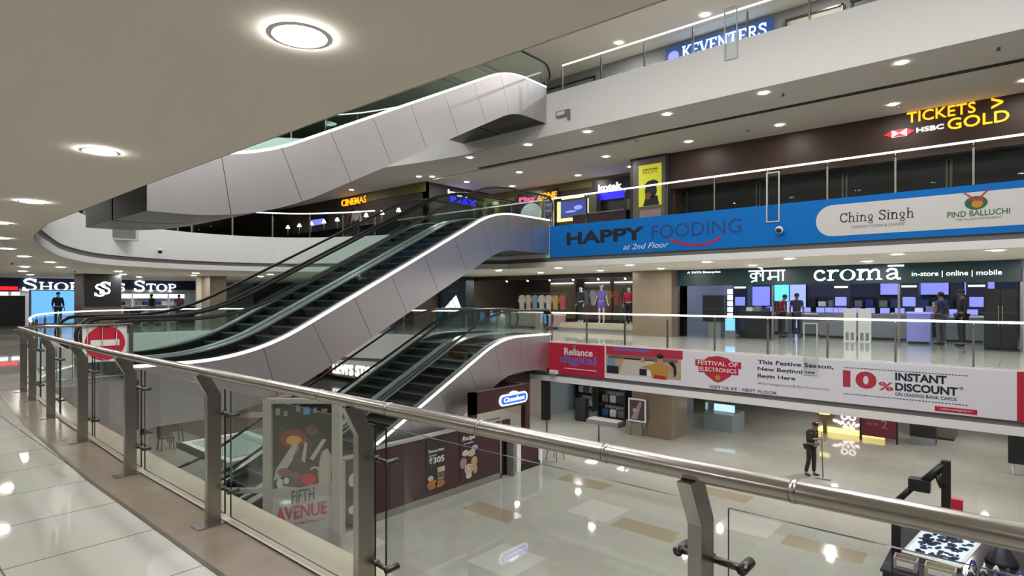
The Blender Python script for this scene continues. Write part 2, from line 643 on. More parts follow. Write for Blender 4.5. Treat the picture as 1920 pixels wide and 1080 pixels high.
# ------------------------------------------------------------------ structure
struct(MB(FLOORG).box(XL, XR, YN, YF, ZG - .2, ZG), 'floor_ground')
for nm, cv, zt, dep in (('first', CURVE1, Z1, 1.4), ('second', CURVE2, Z2, 1.4), ('third', CURVE3, Z3, 1.35)):
    zb = zt - dep
    struct(ringslab(cv, zt - .15, zt, FLOOR1), 'floor_' + nm)
    struct(ringslab(cv, zb, zb + .05, CEIL if nm == 'second' else CEILW), 'ceiling_' + {'first': 'ground', 'second': 'first', 'third': 'second'}[nm])
    struct(fascia(cv, [(-.25, zt + .003, FASC), (.012, zt + .003, FASC), (.012, zb, FASC)] if nm == 'third' else [(-.25, zt + .003, M('ledge_beige', (.40, .36, .28), .2)), (.012, zt + .003, FASC), (.012, zt - 1.07, GROOVE), (-.03, zt - 1.075, GROOVE), (-.03, zt - 1.21, FASC), (.012, zt - 1.215, FASC), (.012, zb, FASC)]),
           'trim_fascia_' + nm)
struct(MB(CEIL).box(XL, XR, 15.9, YF, 11.6, 11.75), 'ceiling_third')
struct(MB(CEILW).box(XL, XR, YN, YF, 12.9, 13.1), 'ceiling_atrium')
struct(MB(WALLB).box(XL, XR + .2, YN - .2, YN, ZG - .2, 13.1), 'wall_near')
struct(MB(WALLB).box(XL, XR + .2, YF, YF + .2, ZG - .2, 13.1), 'wall_far')
struct(MB(WALLB).box(XL - .2, XL, YN, YF, ZG - .2, 13.1), 'wall_left')
struct(MB(M('open_mall_dark', (.10, .092, .09), .7)).box(XR, XR + .2, YN, YF, ZG - .2, 13.1), 'wall_right_standin')  # unseen wall stands in for open mall, darkened to dim cladding reflections
# groove in the soffit of the third floor
struct(MB(M('groove_dark', (.035, .028, .022), .7)).box(-16.5, XR, 16.95, 17.12, Z3 - 1.372, Z3 - 1.34), 'trim_soffit_groove')
struct(MB(CEILW).box(-19.5, -9.6, 17.2, 17.5, Z3 - 1.40, Z3 - 1.35), 'trim_soffit_step')
# brown border along the near edge of the first floor
bp = RAILC
nb = normals(bp)
mb = MB(BORDER)
for i in range(len(bp) - 1):
    q = []
    for j in (i, i + 1):
        q.append((bp[j], nb[j]))
    (p, a), (p2, a2) = q
    mb.use(BORDER).quad((p[0] - a[0] * .35, p[1] - a[1] * .35, .004), (p[0] + a[0] * .02, p[1] + a[1] * .02, .004), (p2[0] + a2[0] * .02, p2[1] + a2[1] * .02, .004), (p2[0] - a2[0] * .35, p2[1] - a2[1] * .35, .004))
    mb.use(BORDERL).quad((p[0] - a[0] * .372, p[1] - a[1] * .372, .0045), (p[0] - a[0] * .345, p[1] - a[1] * .345, .0045), (p2[0] - a2[0] * .345, p2[1] - a2[1] * .345, .0045), (p2[0] - a2[0] * .372, p2[1] - a2[1] * .372, .0045))
    mb.use(M('glass_channel', (.42, .37, .32), .35)).quad((p[0] - a[0] * .015, p[1] - a[1] * .015, .016), (p[0] + a[0] * .03, p[1] + a[1] * .03, .016), (p2[0] + a2[0] * .03, p2[1] + a2[1] * .03, .016), (p2[0] - a2[0] * .015, p2[1] - a2[1] * .015, .016))
struct(mb, 'trim_floor_border')
# brown inlays in the ground floor
INLAY = M('brown_floor_inlay', (.30, .25, .18), .12)
for i, (x, y) in enumerate(((-10.33, 11.15), (-9.9, 14.75), (-6.75, 12.7), (-6.4, 16.4), (-3.3, 14.3), (-3.5, 10.7))):
    struct(MB(INLAY).box(x - .8, x + .8, y - .33, y + .33, ZG - .02, ZG + .003), 'floor_inlay')
for x, y in ((-8.3, 13.0), (-5.0, 14.6), (-11.4, 7.6), (-8.2, 9.3)):
    struct(MB(M('white_floor_inlay', (.46, .45, .41), .05)).box(x - .6, x + .6, y - .6, y + .6, ZG - .02, ZG + .003), 'floor_inlay')
# piers by the shop front on three levels
for nm, z0, z1 in (('ground', ZG, Z1 - 1.4), ('first', Z1, Z2 - 1.4), ):
    struct(MB(PIER).box(-11.9, -10.2, 21.2, 22.6, z0, z1), 'wall_pier_' + nm)
struct(MB(PIER).box(-24.9, -23.5, 20.6, 22.0, 0, 2.6), 'wall_pier_far')
# landings that join the escalators to the galleries
struct(MB(FLOOR1).box(-16.4, -12.55, 1.9, 4.6, -.14, -.004), 'floor_landing_first')
struct(MB(FLOOR1).box(-15.5, -11.65, 1.9, 4.2, 3.72, 3.996), 'floor_landing_second')
struct(MB(CLAD).box(-12.55, -12.5, 1.95, 3.75, -1.05, .0).box(-16.4, -12.5, 1.95, 4.0, -1.1, -1.05), 'trim_landing_cladding')


# ------------------------------------------------------------------ lamps
def downlight(x, y, z, label, group, r=.10, mat=None):
    t = thing('downlight', label, 'ceiling light', (x, y, z), group)
    k = MB(WHITE)
    for i in range(20):
        a, b = 2 * PI * i / 20, 2 * PI * (i + 1) / 20
        k.quad((r * 1.22 * math.cos(a), r * 1.22 * math.sin(a), -.006), (r * math.cos(a), r * math.sin(a), -.010), (r * math.cos(b), r * math.sin(b), -.010), (r * 1.22 * math.cos(b), r * 1.22 * math.sin(b), -.006))
    k.build('trim_ring', t)
    d = MB(mat or DIFF)
    d.add([(r * math.cos(2 * PI * i / 20), r * math.sin(2 * PI * i / 20), -.008) for i in range(20)], [tuple(range(19, -1, -1))])
    d.build('diffuser', t)
    return t


zc = Z2 - 1.4
g = 'walkway ceiling downlights'
for i, (x, y) in enumerate(((-2.18, 1.22), (-5.0, 1.25), (-8.2, 1.42), (-10.9, 1.52), (-13.7, 1.95), (-16.6, 2.45), (-19.4, 3.2), (-22.0, 4.25))):
    downlight(x, y, zc, 'round downlight in beige walkway ceiling, %s from the camera along the balcony edge' % ORD[i], g, .105)
for i, (x, y) in enumerate(((-25.4, 5.2), (-27.8, 7.6), (-27.4, 10.4), (-26.2, 13.2), (-30.6, 5.0), (-31.2, 8.7), (-30.5, 11.5), (-29.2, 14.2), (-35, 6.0), (-35, 10.5), (-35.0, 14.6), (-25.9, 4.3))):
    downlight(x, y, zc, 'small ceiling downlight in front of the department store, %s outward from the curved fascia' % ORD[i], 'ceiling downlights by the department store', .12)
for i, (x, y) in enumerate(((.8, -2.4), (-2.2, -2.4), (-5.2, -2.4), (-8.2, -2.4), (-11.2, -2.4), (-14.5, -2.0), (3.8, 1.2), (.9, 1.2), (-18, -.5), (-22, .5))):
    downlight(x, y, zc, 'walkway ceiling downlight outside the frame', 'walkway ceiling downlights further in', .105)
i = 0
for y, xs in ((17.1, (-18.5, -15.5, -12.6, -9.7, -7.1, -4.8, -2.3, -.4, 2)), (19.9, (-15.6, -12.6, -10.0, -6.7, -3.4, .2, 3.5))):
    for k, x in enumerate(xs):
        downlight(x, y, zc, '%s downlight from the left in the %s row above the first-floor shop corridor' % (ORD[k], 'front' if y < 18 else 'back'), 'first floor corridor downlights', .10, DIFFC)
zc = Z3 - 1.35
for y, xs, rw in ((15.5, (-15.5, -12.7, -10.3, -7.6, -4.95, -2, 1), 'front'), (18.7, (-18.9, -15.8, -11.6, -8.4, -5.5, -2.6, .1), 'middle'), (20.8, (-18, -14.3, -11.75), 'rear')):
    for k, x in enumerate(xs):
        downlight(x, y, zc, '%s downlight from the left in the %s row of the cinema-level ceiling' % (ORD[k], rw), 'cinema level ceiling downlights', .095)
for k, (x, y) in enumerate(((-19.6, 16.5), (-19.2, 16.9), (-25, 15), (-27, 9), (-24.5, 16.4))):
    downlight(x, y, zc, '%s small downlight over the cinema entrance seen past the upper escalator' % ORD[k], 'cinema entrance downlights', .08)
for x in (-15, -12, -9, -6, -3, 0, 3, 6):
    for y in (.4, -2.8):
        downlight(x, y, zc, 'downlight above the second-floor walkway on the camera side, seen in the black glass', 'camera-side second floor downlights', .11)
for k, (x, y) in enumerate(((-14, 18), (-10.5, 18), (-7, 18), (-3.5, 18), (0, 18), (-12, 20.3), (-8.5, 20.3), (-5, 20.3))):
    downlight(x, y, 11.6, '%s ceiling downlight on the top gallery behind its glass railing' % ORD[k], 'top gallery downlights', .12, DIFFC)
for k, (x, y) in enumerate(((-15, 17.6), (-11.5, 17.6), (-8, 17.6), (-4.5, 17.6), (-1, 17.6), (2.5, 17.6), (-14, 20.4), (-8, 20.4), (-4.5, 20.4), (-1, 20.4), (-6, 24), (-2, 24), (2, 24), (-6, 28), (-1, 28), (-22, 17), (-27, 14), (-32, 10), (-28, 19), (-20, 20))):
    downlight(x, y, Z1 - 1.4, 'ground floor ceiling downlight hidden above the lower fascia', 'ground floor ceiling downlights', .10, DIFFC)
for k, (x, y) in enumerate((x, y) for x in (-21.5, -18, -9.2, -5.5, -1.8, 1.9, 5.6) for y in (4.4, 7.4, 10.4)):  # unseen lamps added to brighten the fascias, banners and floors
    t = thing('atrium_fill_lamp', 'added unseen fill lamp hung in the atrium', 'ceiling light', (x, y, 12.9), 'added atrium fill lamps')
    MB(STEELD).lathe([(.012, -.002), (.012, -3.05)], seg=8).build('rod', t)
    MB(STEELD).lathe([(.02, -3.05), (.16, -3.1), (.42, -3.3), (.44, -3.32)]).build('shade', t)
    d = MB(DIFFH)
    d.add([(.4 * math.cos(2 * PI * j / 20), .4 * math.sin(2 * PI * j / 20), -3.326) for j in range(20)], [tuple(range(19, -1, -1))])
    d.build('diffuser', t)


# ------------------------------------------------------------------ near railing
def gpanel(a, b, z0, z1, thick=.012, mat=GLASS):
    """a glass sheet between two plan points, edges in the darker edge material"""
    a, b = Vector((*a, 0)), Vector((*b, 0))
    d = (b - a).normalized()
    n = Vector((d.y, -d.x, 0)) * thick / 2
    mb = MB(mat)
    P8 = [a - n, b - n, b + n, a + n]
    v = [(p.x, p.y, z0) for p in P8] + [(p.x, p.y, z1) for p in P8]
    mb.add(v, [(0, 1, 5, 4), (2, 3, 7, 6)])
    mb.use(GEDGE).add(v, [(1, 2, 6, 5), (3, 0, 4, 7), (0, 3, 2, 1), (4, 5, 6, 7)])
    return mb


def edge_y(x):
    pts = sorted(RAILC, key=lambda p: p[0])
    for p, q in zip(pts, pts[1:]):
        if p[0] <= x <= q[0]:
            return p[1] + (q[1] - p[1]) * (x - p[0]) / (q[0] - p[0])
    return 1.77


nr = thing('glass_railing', 'stainless steel and glass railing along the balcony edge nearest the camera', 'railing', (-4, 1.7, 0))
px = [4.4, 2.7, 1.0, -.72, -2.42, -4.16, -5.87, -7.6, -9.4, -11.2, -12.35]
rail = []
x = 5.0
while x > -12.4:
    rail.append((x, edge_y(x) - .15, 1.05))
    x -= .35
mb = MB(STEEL).tube(rail, .030, 16)
x = 4.6
nj = 0
while x > -12:
    yy = edge_y(x) - .15
    mb.tube([(x - .008, yy, 1.05), (x + .008, yy, 1.05)], .0315, 16)
    x -= .56
part(mb, 'handrail', nr)
for i, x in enumerate(px):
    y = edge_y(x) - .08
    hw, hy = .021, .045
    mb = MB(STEEL)
    prof = [(y, 0), (y, .885), (y - .075, 1.025)]
    for (ya, za), (yb, zb) in zip(prof, prof[1:]):
        v = [(x + sx * hw, yy + sy * hy, zz) for (yy, zz) in ((ya, za), (yb, zb)) for sx, sy in ((-1, -1), (1, -1), (1, 1), (-1, 1))]
        mb.add(v, [(0, 1, 5, 4), (1, 2, 6, 5), (2, 3, 7, 6), (3, 0, 4, 7), (4, 5, 6, 7), (3, 2, 1, 0)])
    po = part(mb, 'post', nr)
    part(MB(STEEL).box(x - .06, x + .06, y - .12, y + .10, 0, .012), 'base_plate', po)
    for z in (.75, .23):
        mb = MB(STEELD)
        yc = edge_y(x) + .02
        mb.tube([(x, y + .05, z), (x, yc - .012, z)], .014, 8)
        for sx in (-1, 1):
            mb.tube([(x, yc - .03, z), (x + sx * .10, yc - .03, z - .004)], .012, 8)
            mb.tube([(x + sx * .10, yc - .045, z - .004), (x + sx * .10, yc + .03, z - .004)], .016, 10)
        part(mb, 'glass_clamp', po)
for a, b in zip(px, px[1:]):
    a2, b2 = a - .045, b + .045
    part(gpanel((b2, edge_y(b2) + .02), (a2, edge_y(a2) + .02), .035, .905, .012, GLASSN), 'glass_panel', nr)


# ------------------------------------------------------------------ far railings with lit handrails
def resample(pts, step):
    L = [0]
    for a, b in zip(pts, pts[1:]):
        L.append(L[-1] + math.dist(a, b))
    n = max(1, round(L[-1] / step))
    out = []
    for i in range(n + 1):
        t = L[-1] * i / n
        k = 0
        while k < len(L) - 2 and L[k + 1] < t:
            k += 1
        f = (t - L[k]) / ((L[k + 1] - L[k]) or 1)
        a, b = pts[k], pts[k + 1]
        out.append((a[0] + (b[0] - a[0]) * f, a[1] + (b[1] - a[1]) * f))
    return out


def far_railing(path, z, label, inset=.06, hz=1.0, step=1.5, glass=GLASS, lit=True):
    nn = normals(path)
    path = [(p[0] - a[0] * inset, p[1] - a[1] * inset) for p, a in zip(path, nn)]
    t = thing('glass_railing', label, 'railing', (*path[len(path) // 2], z))
    fine = resample(path, .4)
    part(MB(LEDRAIL if lit else STEEL).tube([(*p, z + hz) for p in fine], .026, 8), 'handrail', t, 'handrail with a white light line' if lit else None)
    po = resample(path, step)
    for p in po:
        mb = MB(STEEL).box(p[0] - .02, p[0] + .02, p[1] - .03, p[1] + .03, z, z + hz - .14)
        mb.tube([(p[0], p[1], z + hz - .16), (p[0], p[1] - .0, z + hz)], .012, 6)
        part(mb, 'post', t)
    for a, b in zip(po, po[1:]):
        d = Vector((b[0] - a[0], b[1] - a[1]))
        d = d / d.length * .03
        part(gpanel((a[0] + d.x, a[1] + d.y), (b[0] - d.x, b[1] - d.y), z + .03, z + hz - .1, .012, glass), 'glass_panel', t)
    return t


def sub(curve, f):
    return [p for p in curve if f(p)]


far_railing([(-12.45, 16.45), (-8, 16.45), (-3, 16.45), (6.5, 16.45)], Z1, 'first-floor glass railing with lit handrail above the red and white discount banner')
far_railing(sub(CURVE1, lambda p: p[0] < -16.0), Z1, 'first-floor glass railing with lit handrail curving past the department store')
far_railing([(-12.45, 16.45), (-8, 16.45), (-3, 16.45), (6.5, 16.45)], Z2, 'second-floor glass railing with lit handrail above the blue food banner')
far_railing(sub(CURVE2, lambda p: p[0] < -19.4 and p[1] > 8.5), Z2, 'second-floor glass railing with lit handrail by the cinema entrance behind the escalators')
far_railing(sub(CURVE2, lambda p: p[0] < -11 and p[1] <= 8.5), Z2, 'second-floor glass railing with plain steel handrail on top of the curved white fascia', lit=False, glass=GLASSD)
far_railing([(-11.3, 15.1), (-6, 15.1), (6.5, 15.1)], Z3, 'third-floor glass railing with lit handrail on the topmost gallery', inset=.45)
far_railing(sub(CURVE3, lambda p: p[0] < -16.2 and p[1] > 8), Z3, 'third-floor glass railing on the far bend of the topmost gallery')
# steel straps that hang over the fascia at the joints of the railing
for x, y, z, lab in ((-5.0, 16.45, Z2, 'pale steel strap bracket on the blue banner'), (-4.08, 16.45, Z1, 'pale steel strap bracket on the white discount banner'), (-5.62, 15.1, Z3, 'pale steel strap bracket on the top white fascia')):
    f = FX(x, y - .03, z)
    mb = MB(M('strap_pale', (.62, .62, .60), .4)).rect(f, -.17, -.14, -.42, .86, 0, .02).rect(f, .14, .17, -.42, .86, 0, .02).rect(f, -.17, .17, -.45, -.42, 0, .02).rect(f, -.17, .17, .86, .89, 0, .02)
    t = thing('steel_strap', lab, 'bracket', (x, y, z))
    part(mb, 'strap_frame', t)
    part(MB(GLASS).rect(f, -.14, .14, -.42, .86, .004, .012), 'glass_plate', t)


# ------------------------------------------------------------------ escalators
def bezier_corner(a, c, b, n=9):
    return [((1 - t) ** 2 * a[0] + 2 * t * (1 - t) * c[0] + t * t * b[0], (1 - t) ** 2 * a[1] + 2 * t * (1 - t) * c[1] + t * t * b[1]) for t in (i / n for i in range(n + 1))]


def esc_profile(y0, yb, zb, yt, zt, y1, rb=1.3, rt=.9):
    sl = (zt - zb) / (yt - yb)
    c = math.cos(math.atan(sl))
    s = sl * c
    pts = [(y0, zb)]
    rb0 = min(rb, yb - y0 - .05)
    pts += bezier_corner((yb - rb0, zb), (yb, zb), (yb + rb * c, zb + rb * s))
    pts += bezier_corner((yt - rt * c, zt - rt * s), (yt, zt), (yt + rt, zt))
    pts += [(y1, zt)]
    return pts


def escalator(xn, y0, yb, zb, yt, zt, y1, label, depth=1.18, W=1.9, panels=True, step0=0.0, z_clip=None):
    prof = esc_profile(y0, yb, zb + .25, yt, zt + .25, y1)
    prof = resample(prof, .16)
    t = thing('escalator', label, 'escalator', (xn, yb, zb), 'escalators between the galleries')
    nn = []
    for i in range(len(prof)):
        a, b = prof[max(0, i - 1)], prof[min(len(prof) - 1, i + 1)]
        dy, dz = b[0] - a[0], b[1] - a[1]
        l = math.hypot(dy, dz)
        nn.append((-dz / l, dy / l))
    top = prof
    bot = [(p[0] - n[0] * depth, p[1] - n[1] * depth) for p, n in zip(prof, nn)]
    if z_clip is not None:
        bot = [(p[0], max(p[1], z_clip)) for p in bot]

    def off(d):
        return [(p[0] + n[0] * d, p[1] + n[1] * d) for p, n in zip(prof, nn)]

    def strip(mat, A, B, x0, x1):
        """solid between two profile curves, from x0 to x1"""
        mb = MB(mat)
        n = len(A)
        vs = [(x0, *p) for p in A] + [(x0, *p) for p in B] + [(x1, *p) for p in A] + [(x1, *p) for p in B]
        fs = []
        for i in range(n - 1):
            fs += [(i, i + 1, n + i + 1, n + i), (2 * n + i, 3 * n + i, 3 * n + i + 1, 2 * n + i + 1), (i, 2 * n + i, 2 * n + i + 1, i + 1), (n + i, n + i + 1, 3 * n + i + 1, 3 * n + i)]
        fs += [(0, n, 3 * n, 2 * n), (n - 1, 3 * n - 1, 4 * n - 1, 2 * n - 1)]
        return mb.add(vs, fs)

    # truss: backing of both sides and the underside
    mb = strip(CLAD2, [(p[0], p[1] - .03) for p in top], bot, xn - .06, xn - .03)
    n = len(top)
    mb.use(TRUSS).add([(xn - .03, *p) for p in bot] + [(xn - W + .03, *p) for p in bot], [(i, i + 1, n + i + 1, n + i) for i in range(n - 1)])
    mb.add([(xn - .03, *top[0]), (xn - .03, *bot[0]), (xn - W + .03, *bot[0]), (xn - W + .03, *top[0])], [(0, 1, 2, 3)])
    mb.add([(xn - .03, *top[-1]), (xn - .03, *bot[-1]), (xn - W + .03, *bot[-1]), (xn - W + .03, *top[-1])], [(0, 1, 2, 3)])
    mb.use(CLAD)
    s2 = strip(CLAD, [(p[0], p[1] - .02) for p in top], bot, xn - W, xn - W + .03)
    mb.add(s2.v, s2.f)
    part(mb, 'truss', t)
    # side panels
    if panels:
        k = 8
        i = 0
        while i < n - 1:
            j = min(n - 1, i + k)
            if n - 1 - j < 4:
                j = n - 1
            A, B = list(top[i:j + 1]), list(bot[i:j + 1])
            if j < n - 1:       # leave the shadow joint
                fx = .93
                A[-1] = (A[-2][0] + (A[-1][0] - A[-2][0]) * fx, A[-2][1] + (A[-1][1] - A[-2][1]) * fx)
                B[-1] = (B[-2][0] + (B[-1][0] - B[-2][0]) * fx, B[-2][1] + (B[-1][1] - B[-2][1]) * fx)
            part(strip(CLAD, [(p[0], p[1] - .012) for p in A], B, xn - .03, xn), 'cladding_panel', t)
            i = j
    for s, (xa, xb) in enumerate(((xn - .27, xn - .005), (xn - W + .005, xn - W + .27))):
        dk = part(strip(ALU, off(.0), off(-.035), xa, xb), 'deck', t)
        xi = xa if s == 0 else xb
        part(strip(BLACK, off(-.03), off(-.42), xi - .012, xi + .012), 'skirt', dk)
        if s == 0 and panels:
            part(strip(LED, off(.028), off(-.028), xn - .05, xn + .004), 'light_strip', dk, 'white light strip along the outer edge')
        xm = (xa + xb) / 2
        G = strip(GLASSG, off(.80), off(.0), xm - .006, xm + .006)
        part(G, 'balustrade_glass', t)
        hp = off(.86)
        # newel loops at both ends
        a, b = hp[0], hp[-1]
        R = .36
        loop0 = [(a[0] - R * math.sin(q), a[1] - R + R * math.cos(q)) for q in (PI * i / 8 for i in range(8, 0, -1))]
        loop1 = [(b[0] + R * math.sin(q), b[1] - R + R * math.cos(q)) for q in (PI * i / 8 for i in range(1, 9))]
        part(MB(RUBBER).tube([(xm, *p) for p in loop0 + hp + loop1], .038, 8), 'handrail', t)
    # steps
    x0, x1 = xn - W + .29, xn - .29
    sl = (zt - zb) / (yt - yb)
    ns = int((yt - yb) / .40)
    rise = (zt - zb) / ns
    run = (yt - yb) / ns
    for i in range(ns):
        ya = yb + i * run
        z = zb + i * rise
        mb = MB(STEP).box(x0, x1, ya + .0, ya + run + .05, z - .12, z + rise - .012)
        mb.use(NOSE).box(x0, x1, ya - .008, ya + .03, z + rise - .03, z + rise - .010)
        part(mb, 'step', t)
    part(MB(STEELD).box(x0, x1, y0, yb, zb - .08, zb + .004), 'landing_plate', t)
    part(MB(STEELD).box(x0, x1, yt, y1, zt - .08, zt + .004), 'landing_plate', t)
    return t


escalator(-12.5, 3.6, 5.9, Z1, 13.65, Z2, 16.45, 'escalator from first to second floor, lane nearest the camera with steel side panels')
escalator(-14.5, 3.6, 5.9, Z1, 13.65, Z2, 16.45, 'escalator from first to second floor, far lane behind the panelled one', panels=False)
escalator(-12.5, 4.2, 6.2, ZG, 13.95, Z1, 16.45, 'escalator down to the ground floor, lane nearest the maroon kiosk', z_clip=-4)
escalator(-14.5, 4.2, 6.2, ZG, 13.95, Z1, 16.45, 'escalator down to the ground floor, far lane', panels=False, z_clip=-4)
escalator(-11.6, 3.6, 5.3, Z2, 13.2, Z3, 15.1, 'escalator up to the third floor, lane nearest the camera, seen from below')
escalator(-13.55, 3.6, 5.3, Z2, 13.2, Z3, 15.1, 'escalator up to the third floor, far lane seen from below', panels=False)



# ------------------------------------------------------------------ people
def skin_mesh(joints, edges, rad, sub=1):
    names = list(joints)
    me = bpy.data.meshes.new('s')
    me.from_pydata([joints[n] for n in names], [(names.index(a), names.index(b)) for a, b in edges], [])
    o = bpy.data.objects.new('s', me)
    COL.objects.link(o)
    o.modifiers.new('skin', 'SKIN')
    for i, n in enumerate(names):
        r = rad[n]
        me.skin_vertices[0].data[i].radius = r if isinstance(r, tuple) else (r, r)
    me.skin_vertices[0].data[0].use_root = True
    sb = o.modifiers.new('sub', 'SUBSURF')
    sb.levels = sub
    sb.render_levels = sub
    m2 = bpy.data.meshes.new_from_object(o.evaluated_get(bpy.context.evaluated_depsgraph_get()))
    vs = [tuple(v.co) for v in m2.vertices]
    fs = [tuple(p.vertices) for p in m2.polygons]
    bpy.data.objects.remove(o)
    bpy.data.meshes.remove(me)
    bpy.data.meshes.remove(m2)
    return vs, fs


BASE = dict(pelvis=(0, 0, .96), waist=(0, .0, 1.10), chest=(0, .01, 1.32), neck0=(0, .01, 1.46), neck=(0, -.01, 1.53), head=(0, -.03, 1.61), top=(0, -.025, 1.70))
for sd, sx in (('l', 1), ('r', -1)):
    BASE.update({sd + 'hip': (.09 * sx, 0, .92), sd + 'knee': (.10 * sx, -.015, .50), sd + 'ank': (.10 * sx, .025, .09), sd + 'toe': (.115 * sx, -.13, .035),
                 sd + 'sho': (.18 * sx, .01, 1.41), sd + 'elb': (.235 * sx, .03, 1.13), sd + 'wri': (.245 * sx, -.06, .89)})
RAD = dict(pelvis=(.15, .11), waist=(.135, .10), chest=(.155, .11), neck0=(.07, .065), neck=.052, head=(.078, .092), top=(.06, .072))
for sd in 'lr':
    RAD.update({sd + 'hip': .085, sd + 'knee': .055, sd + 'ank': .038, sd + 'toe': .03, sd + 'sho': .055, sd + 'elb': .040, sd + 'wri': .026})
TORSO = [('pelvis', 'waist'), ('waist', 'chest'), ('chest', 'neck0'), ('neck0', 'neck'), ('neck', 'head'), ('head', 'top')]
LIMB = lambda sd: [('pelvis', sd + 'hip'), (sd + 'hip', sd + 'knee'), (sd + 'knee', sd + 'ank'), (sd + 'ank', sd + 'toe'), ('chest', sd + 'sho'), (sd + 'sho', sd + 'elb'), (sd + 'elb', sd + 'wri')]
CLOTH = {}


def cloth(col, r=.8):
    k = 'cloth_%02d_%02d_%02d' % tuple(int(c * 99) for c in col)
    return M(k, col, r)


def figure(name, label, cat, loc, rz, pose=None, h=1.72, shirt=(.1, .1, .1), trousers=(.02, .02, .025), hair=(.01, .008, .006), skin=SKIN, shoes=(.01, .01, .01),
           cap=None, shorts=False, sleeves=.55, face=True, group=None, hands=None):
    J = dict(BASE)
    J.update(pose or {})
    k = h / 1.72
    J = {n: tuple(c * k for c in p) for n, p in J.items()}
    R = {n: (tuple(c * k for c in r) if isinstance(r, tuple) else r * k) for n, r in RAD.items()}
    t = thing(name, label, cat, loc, group, rz)
    vs, fs = skin_mesh(J, TORSO + LIMB('l') + LIMB('r'), R)
    mb = MB(skin)
    mb.smooth = True
    mb.add(vs, fs)
    for sd, sx in (('l', 1), ('r', -1)):
        wv, ev = Vector(J[sd + 'wri']), Vector(J[sd + 'elb'])
        d = (wv - ev).normalized()
        if hands and sd in hands:
            d = Vector(hands[sd]).normalized()
        side = d.cross(Vector((0, 1, .2))).normalized()
        palm = d.cross(side)
        c0 = wv + d * .045 * k
        mb.blob(tuple(c0), (.032 * k, .032 * k, .045 * k), 8)
        for q, ln in enumerate((.072, .080, .075, .060)):
            b = wv + d * .075 * k + palm * (.028 - .018 * q) * k
            mb.tube([b, b + d * ln * .5 * k + side * .008 * sx, b + d * ln * .85 * k + side * .028 * sx], .0085 * k, 6, True, .006 * k)
        b = wv + d * .03 * k + palm * .034 * k
        mb.tube([b, b + palm * .028 * k + d * .02 * k, b + palm * .036 * k + d * .05 * k], .0095 * k, 6, True, .007 * k)
    hd = Vector(J['head'])
    up = (Vector(J['top']) - hd).normalized()
    fw = Vector((0, -1, 0))
    fw = (fw - up * fw.dot(up)).normalized()
    sd_ = up.cross(fw).normalized()
    if face:
        nose = hd + fw * .095 * k - up * .0 * k
        mb.tube([hd + fw * .085 * k + up * .035 * k, nose + fw * .018 * k, hd + fw * .085 * k - up * .012 * k], .011 * k, 6)
        for s_ in (-1, 1):
            mb.blob(tuple(hd + sd_ * s_ * .080 * k + up * .01 * k), (.014 * k, .022 * k, .032 * k), 8)
    mb.build('body', t)
    if face:
        fm = MB(M('eye_dark', (.01, .01, .01), .3))
        for s_ in (-1, 1):
            fm.blob(tuple(hd + fw * .086 * k + sd_ * s_ * .032 * k + up * .035 * k), (.011 * k, .011 * k, .007 * k), 8)
        fm.use(M('lips', (.16, .05, .045), .5))
        fm.blob(tuple(hd + fw * .083 * k - up * .042 * k), (.026 * k, .014 * k, .008 * k), 8)
        fm.build('face', t)
    if hair:
        hb = MB(cloth(hair, .6))
        hb.blob(tuple(hd + up * .055 * k - fw * .018 * k), (.092 * k, .100 * k, .085 * k), 12)
        hb.build('hair', t)
    if cap:
        hb = MB(cloth(cap, .7))
        hb.blob(tuple(hd + up * .075 * k - fw * .005 * k), (.096 * k, .105 * k, .070 * k), 12)
        p = hd + fw * .10 * k + up * .062 * k
        hb.tube([p - sd_ * .07 * k, p + fw * .035 * k - sd_ * .03 * k, p + fw * .035 * k + sd_ * .03 * k, p + sd_ * .07 * k], .014 * k, 6)
        hb.build('cap', t)
    sh = {n: J[n] for n in ('pelvis', 'waist', 'chest', 'neck0', 'lsho', 'rsho')}
    RS = {'pelvis': (.165 * k, .125 * k), 'waist': (.15 * k, .115 * k), 'chest': (.17 * k, .122 * k), 'neck0': .078 * k, 'lsho': .07 * k, 'rsho': .07 * k}
    es = [('pelvis', 'waist'), ('waist', 'chest'), ('chest', 'neck0'), ('chest', 'lsho'), ('chest', 'rsho')]
    for sd in 'lr':
        a, b, c = (Vector(J[sd + n]) for n in ('sho', 'elb', 'wri'))
        if sleeves <= 1:
            sh[sd + 'cuff'] = tuple(a + (b - a) * sleeves)
            RS[sd + 'cuff'] = .058 * k
            es.append((sd + 'sho', sd + 'cuff'))
        else:
            sh[sd + 'elb'] = tuple(b)
            sh[sd + 'cuff'] = tuple(b + (c - b) * (sleeves - 1))
            RS[sd + 'elb'] = .052 * k
            RS[sd + 'cuff'] = .042 * k
            es += [(sd + 'sho', sd + 'elb'), (sd + 'elb', sd + 'cuff')]
    vs, fs = skin_mesh(sh, es, RS)
    mb = MB(cloth(shirt))
    mb.smooth = True
    mb.add(vs, fs).build('shirt', t)
    tr = {'pelvis': tuple(Vector(J['pelvis']) + Vector((0, 0, .03 * k)))}
    RT = {'pelvis': (.16 * k, .122 * k)}
    es = []
    for sd in 'lr':
        a, b, c = (Vector(J[sd + n]) for n in ('hip', 'knee', 'ank'))
        tr[sd + 'hip'] = tuple(a)
        RT[sd + 'hip'] = .10 * k
        es.append(('pelvis', sd + 'hip'))
        if shorts:
            tr[sd + 'hem'] = tuple(a + (b - a) * .6)
            RT[sd + 'hem'] = .095 * k
            es.append((sd + 'hip', sd + 'hem'))
        else:
            tr[sd + 'knee'] = tuple(b)
            tr[sd + 'hem'] = tuple(c + Vector((0, 0, .01)))
            RT[sd + 'knee'] = .075 * k
            RT[sd + 'hem'] = .062 * k
            es += [(sd + 'hip', sd + 'knee'), (sd + 'knee', sd + 'hem')]
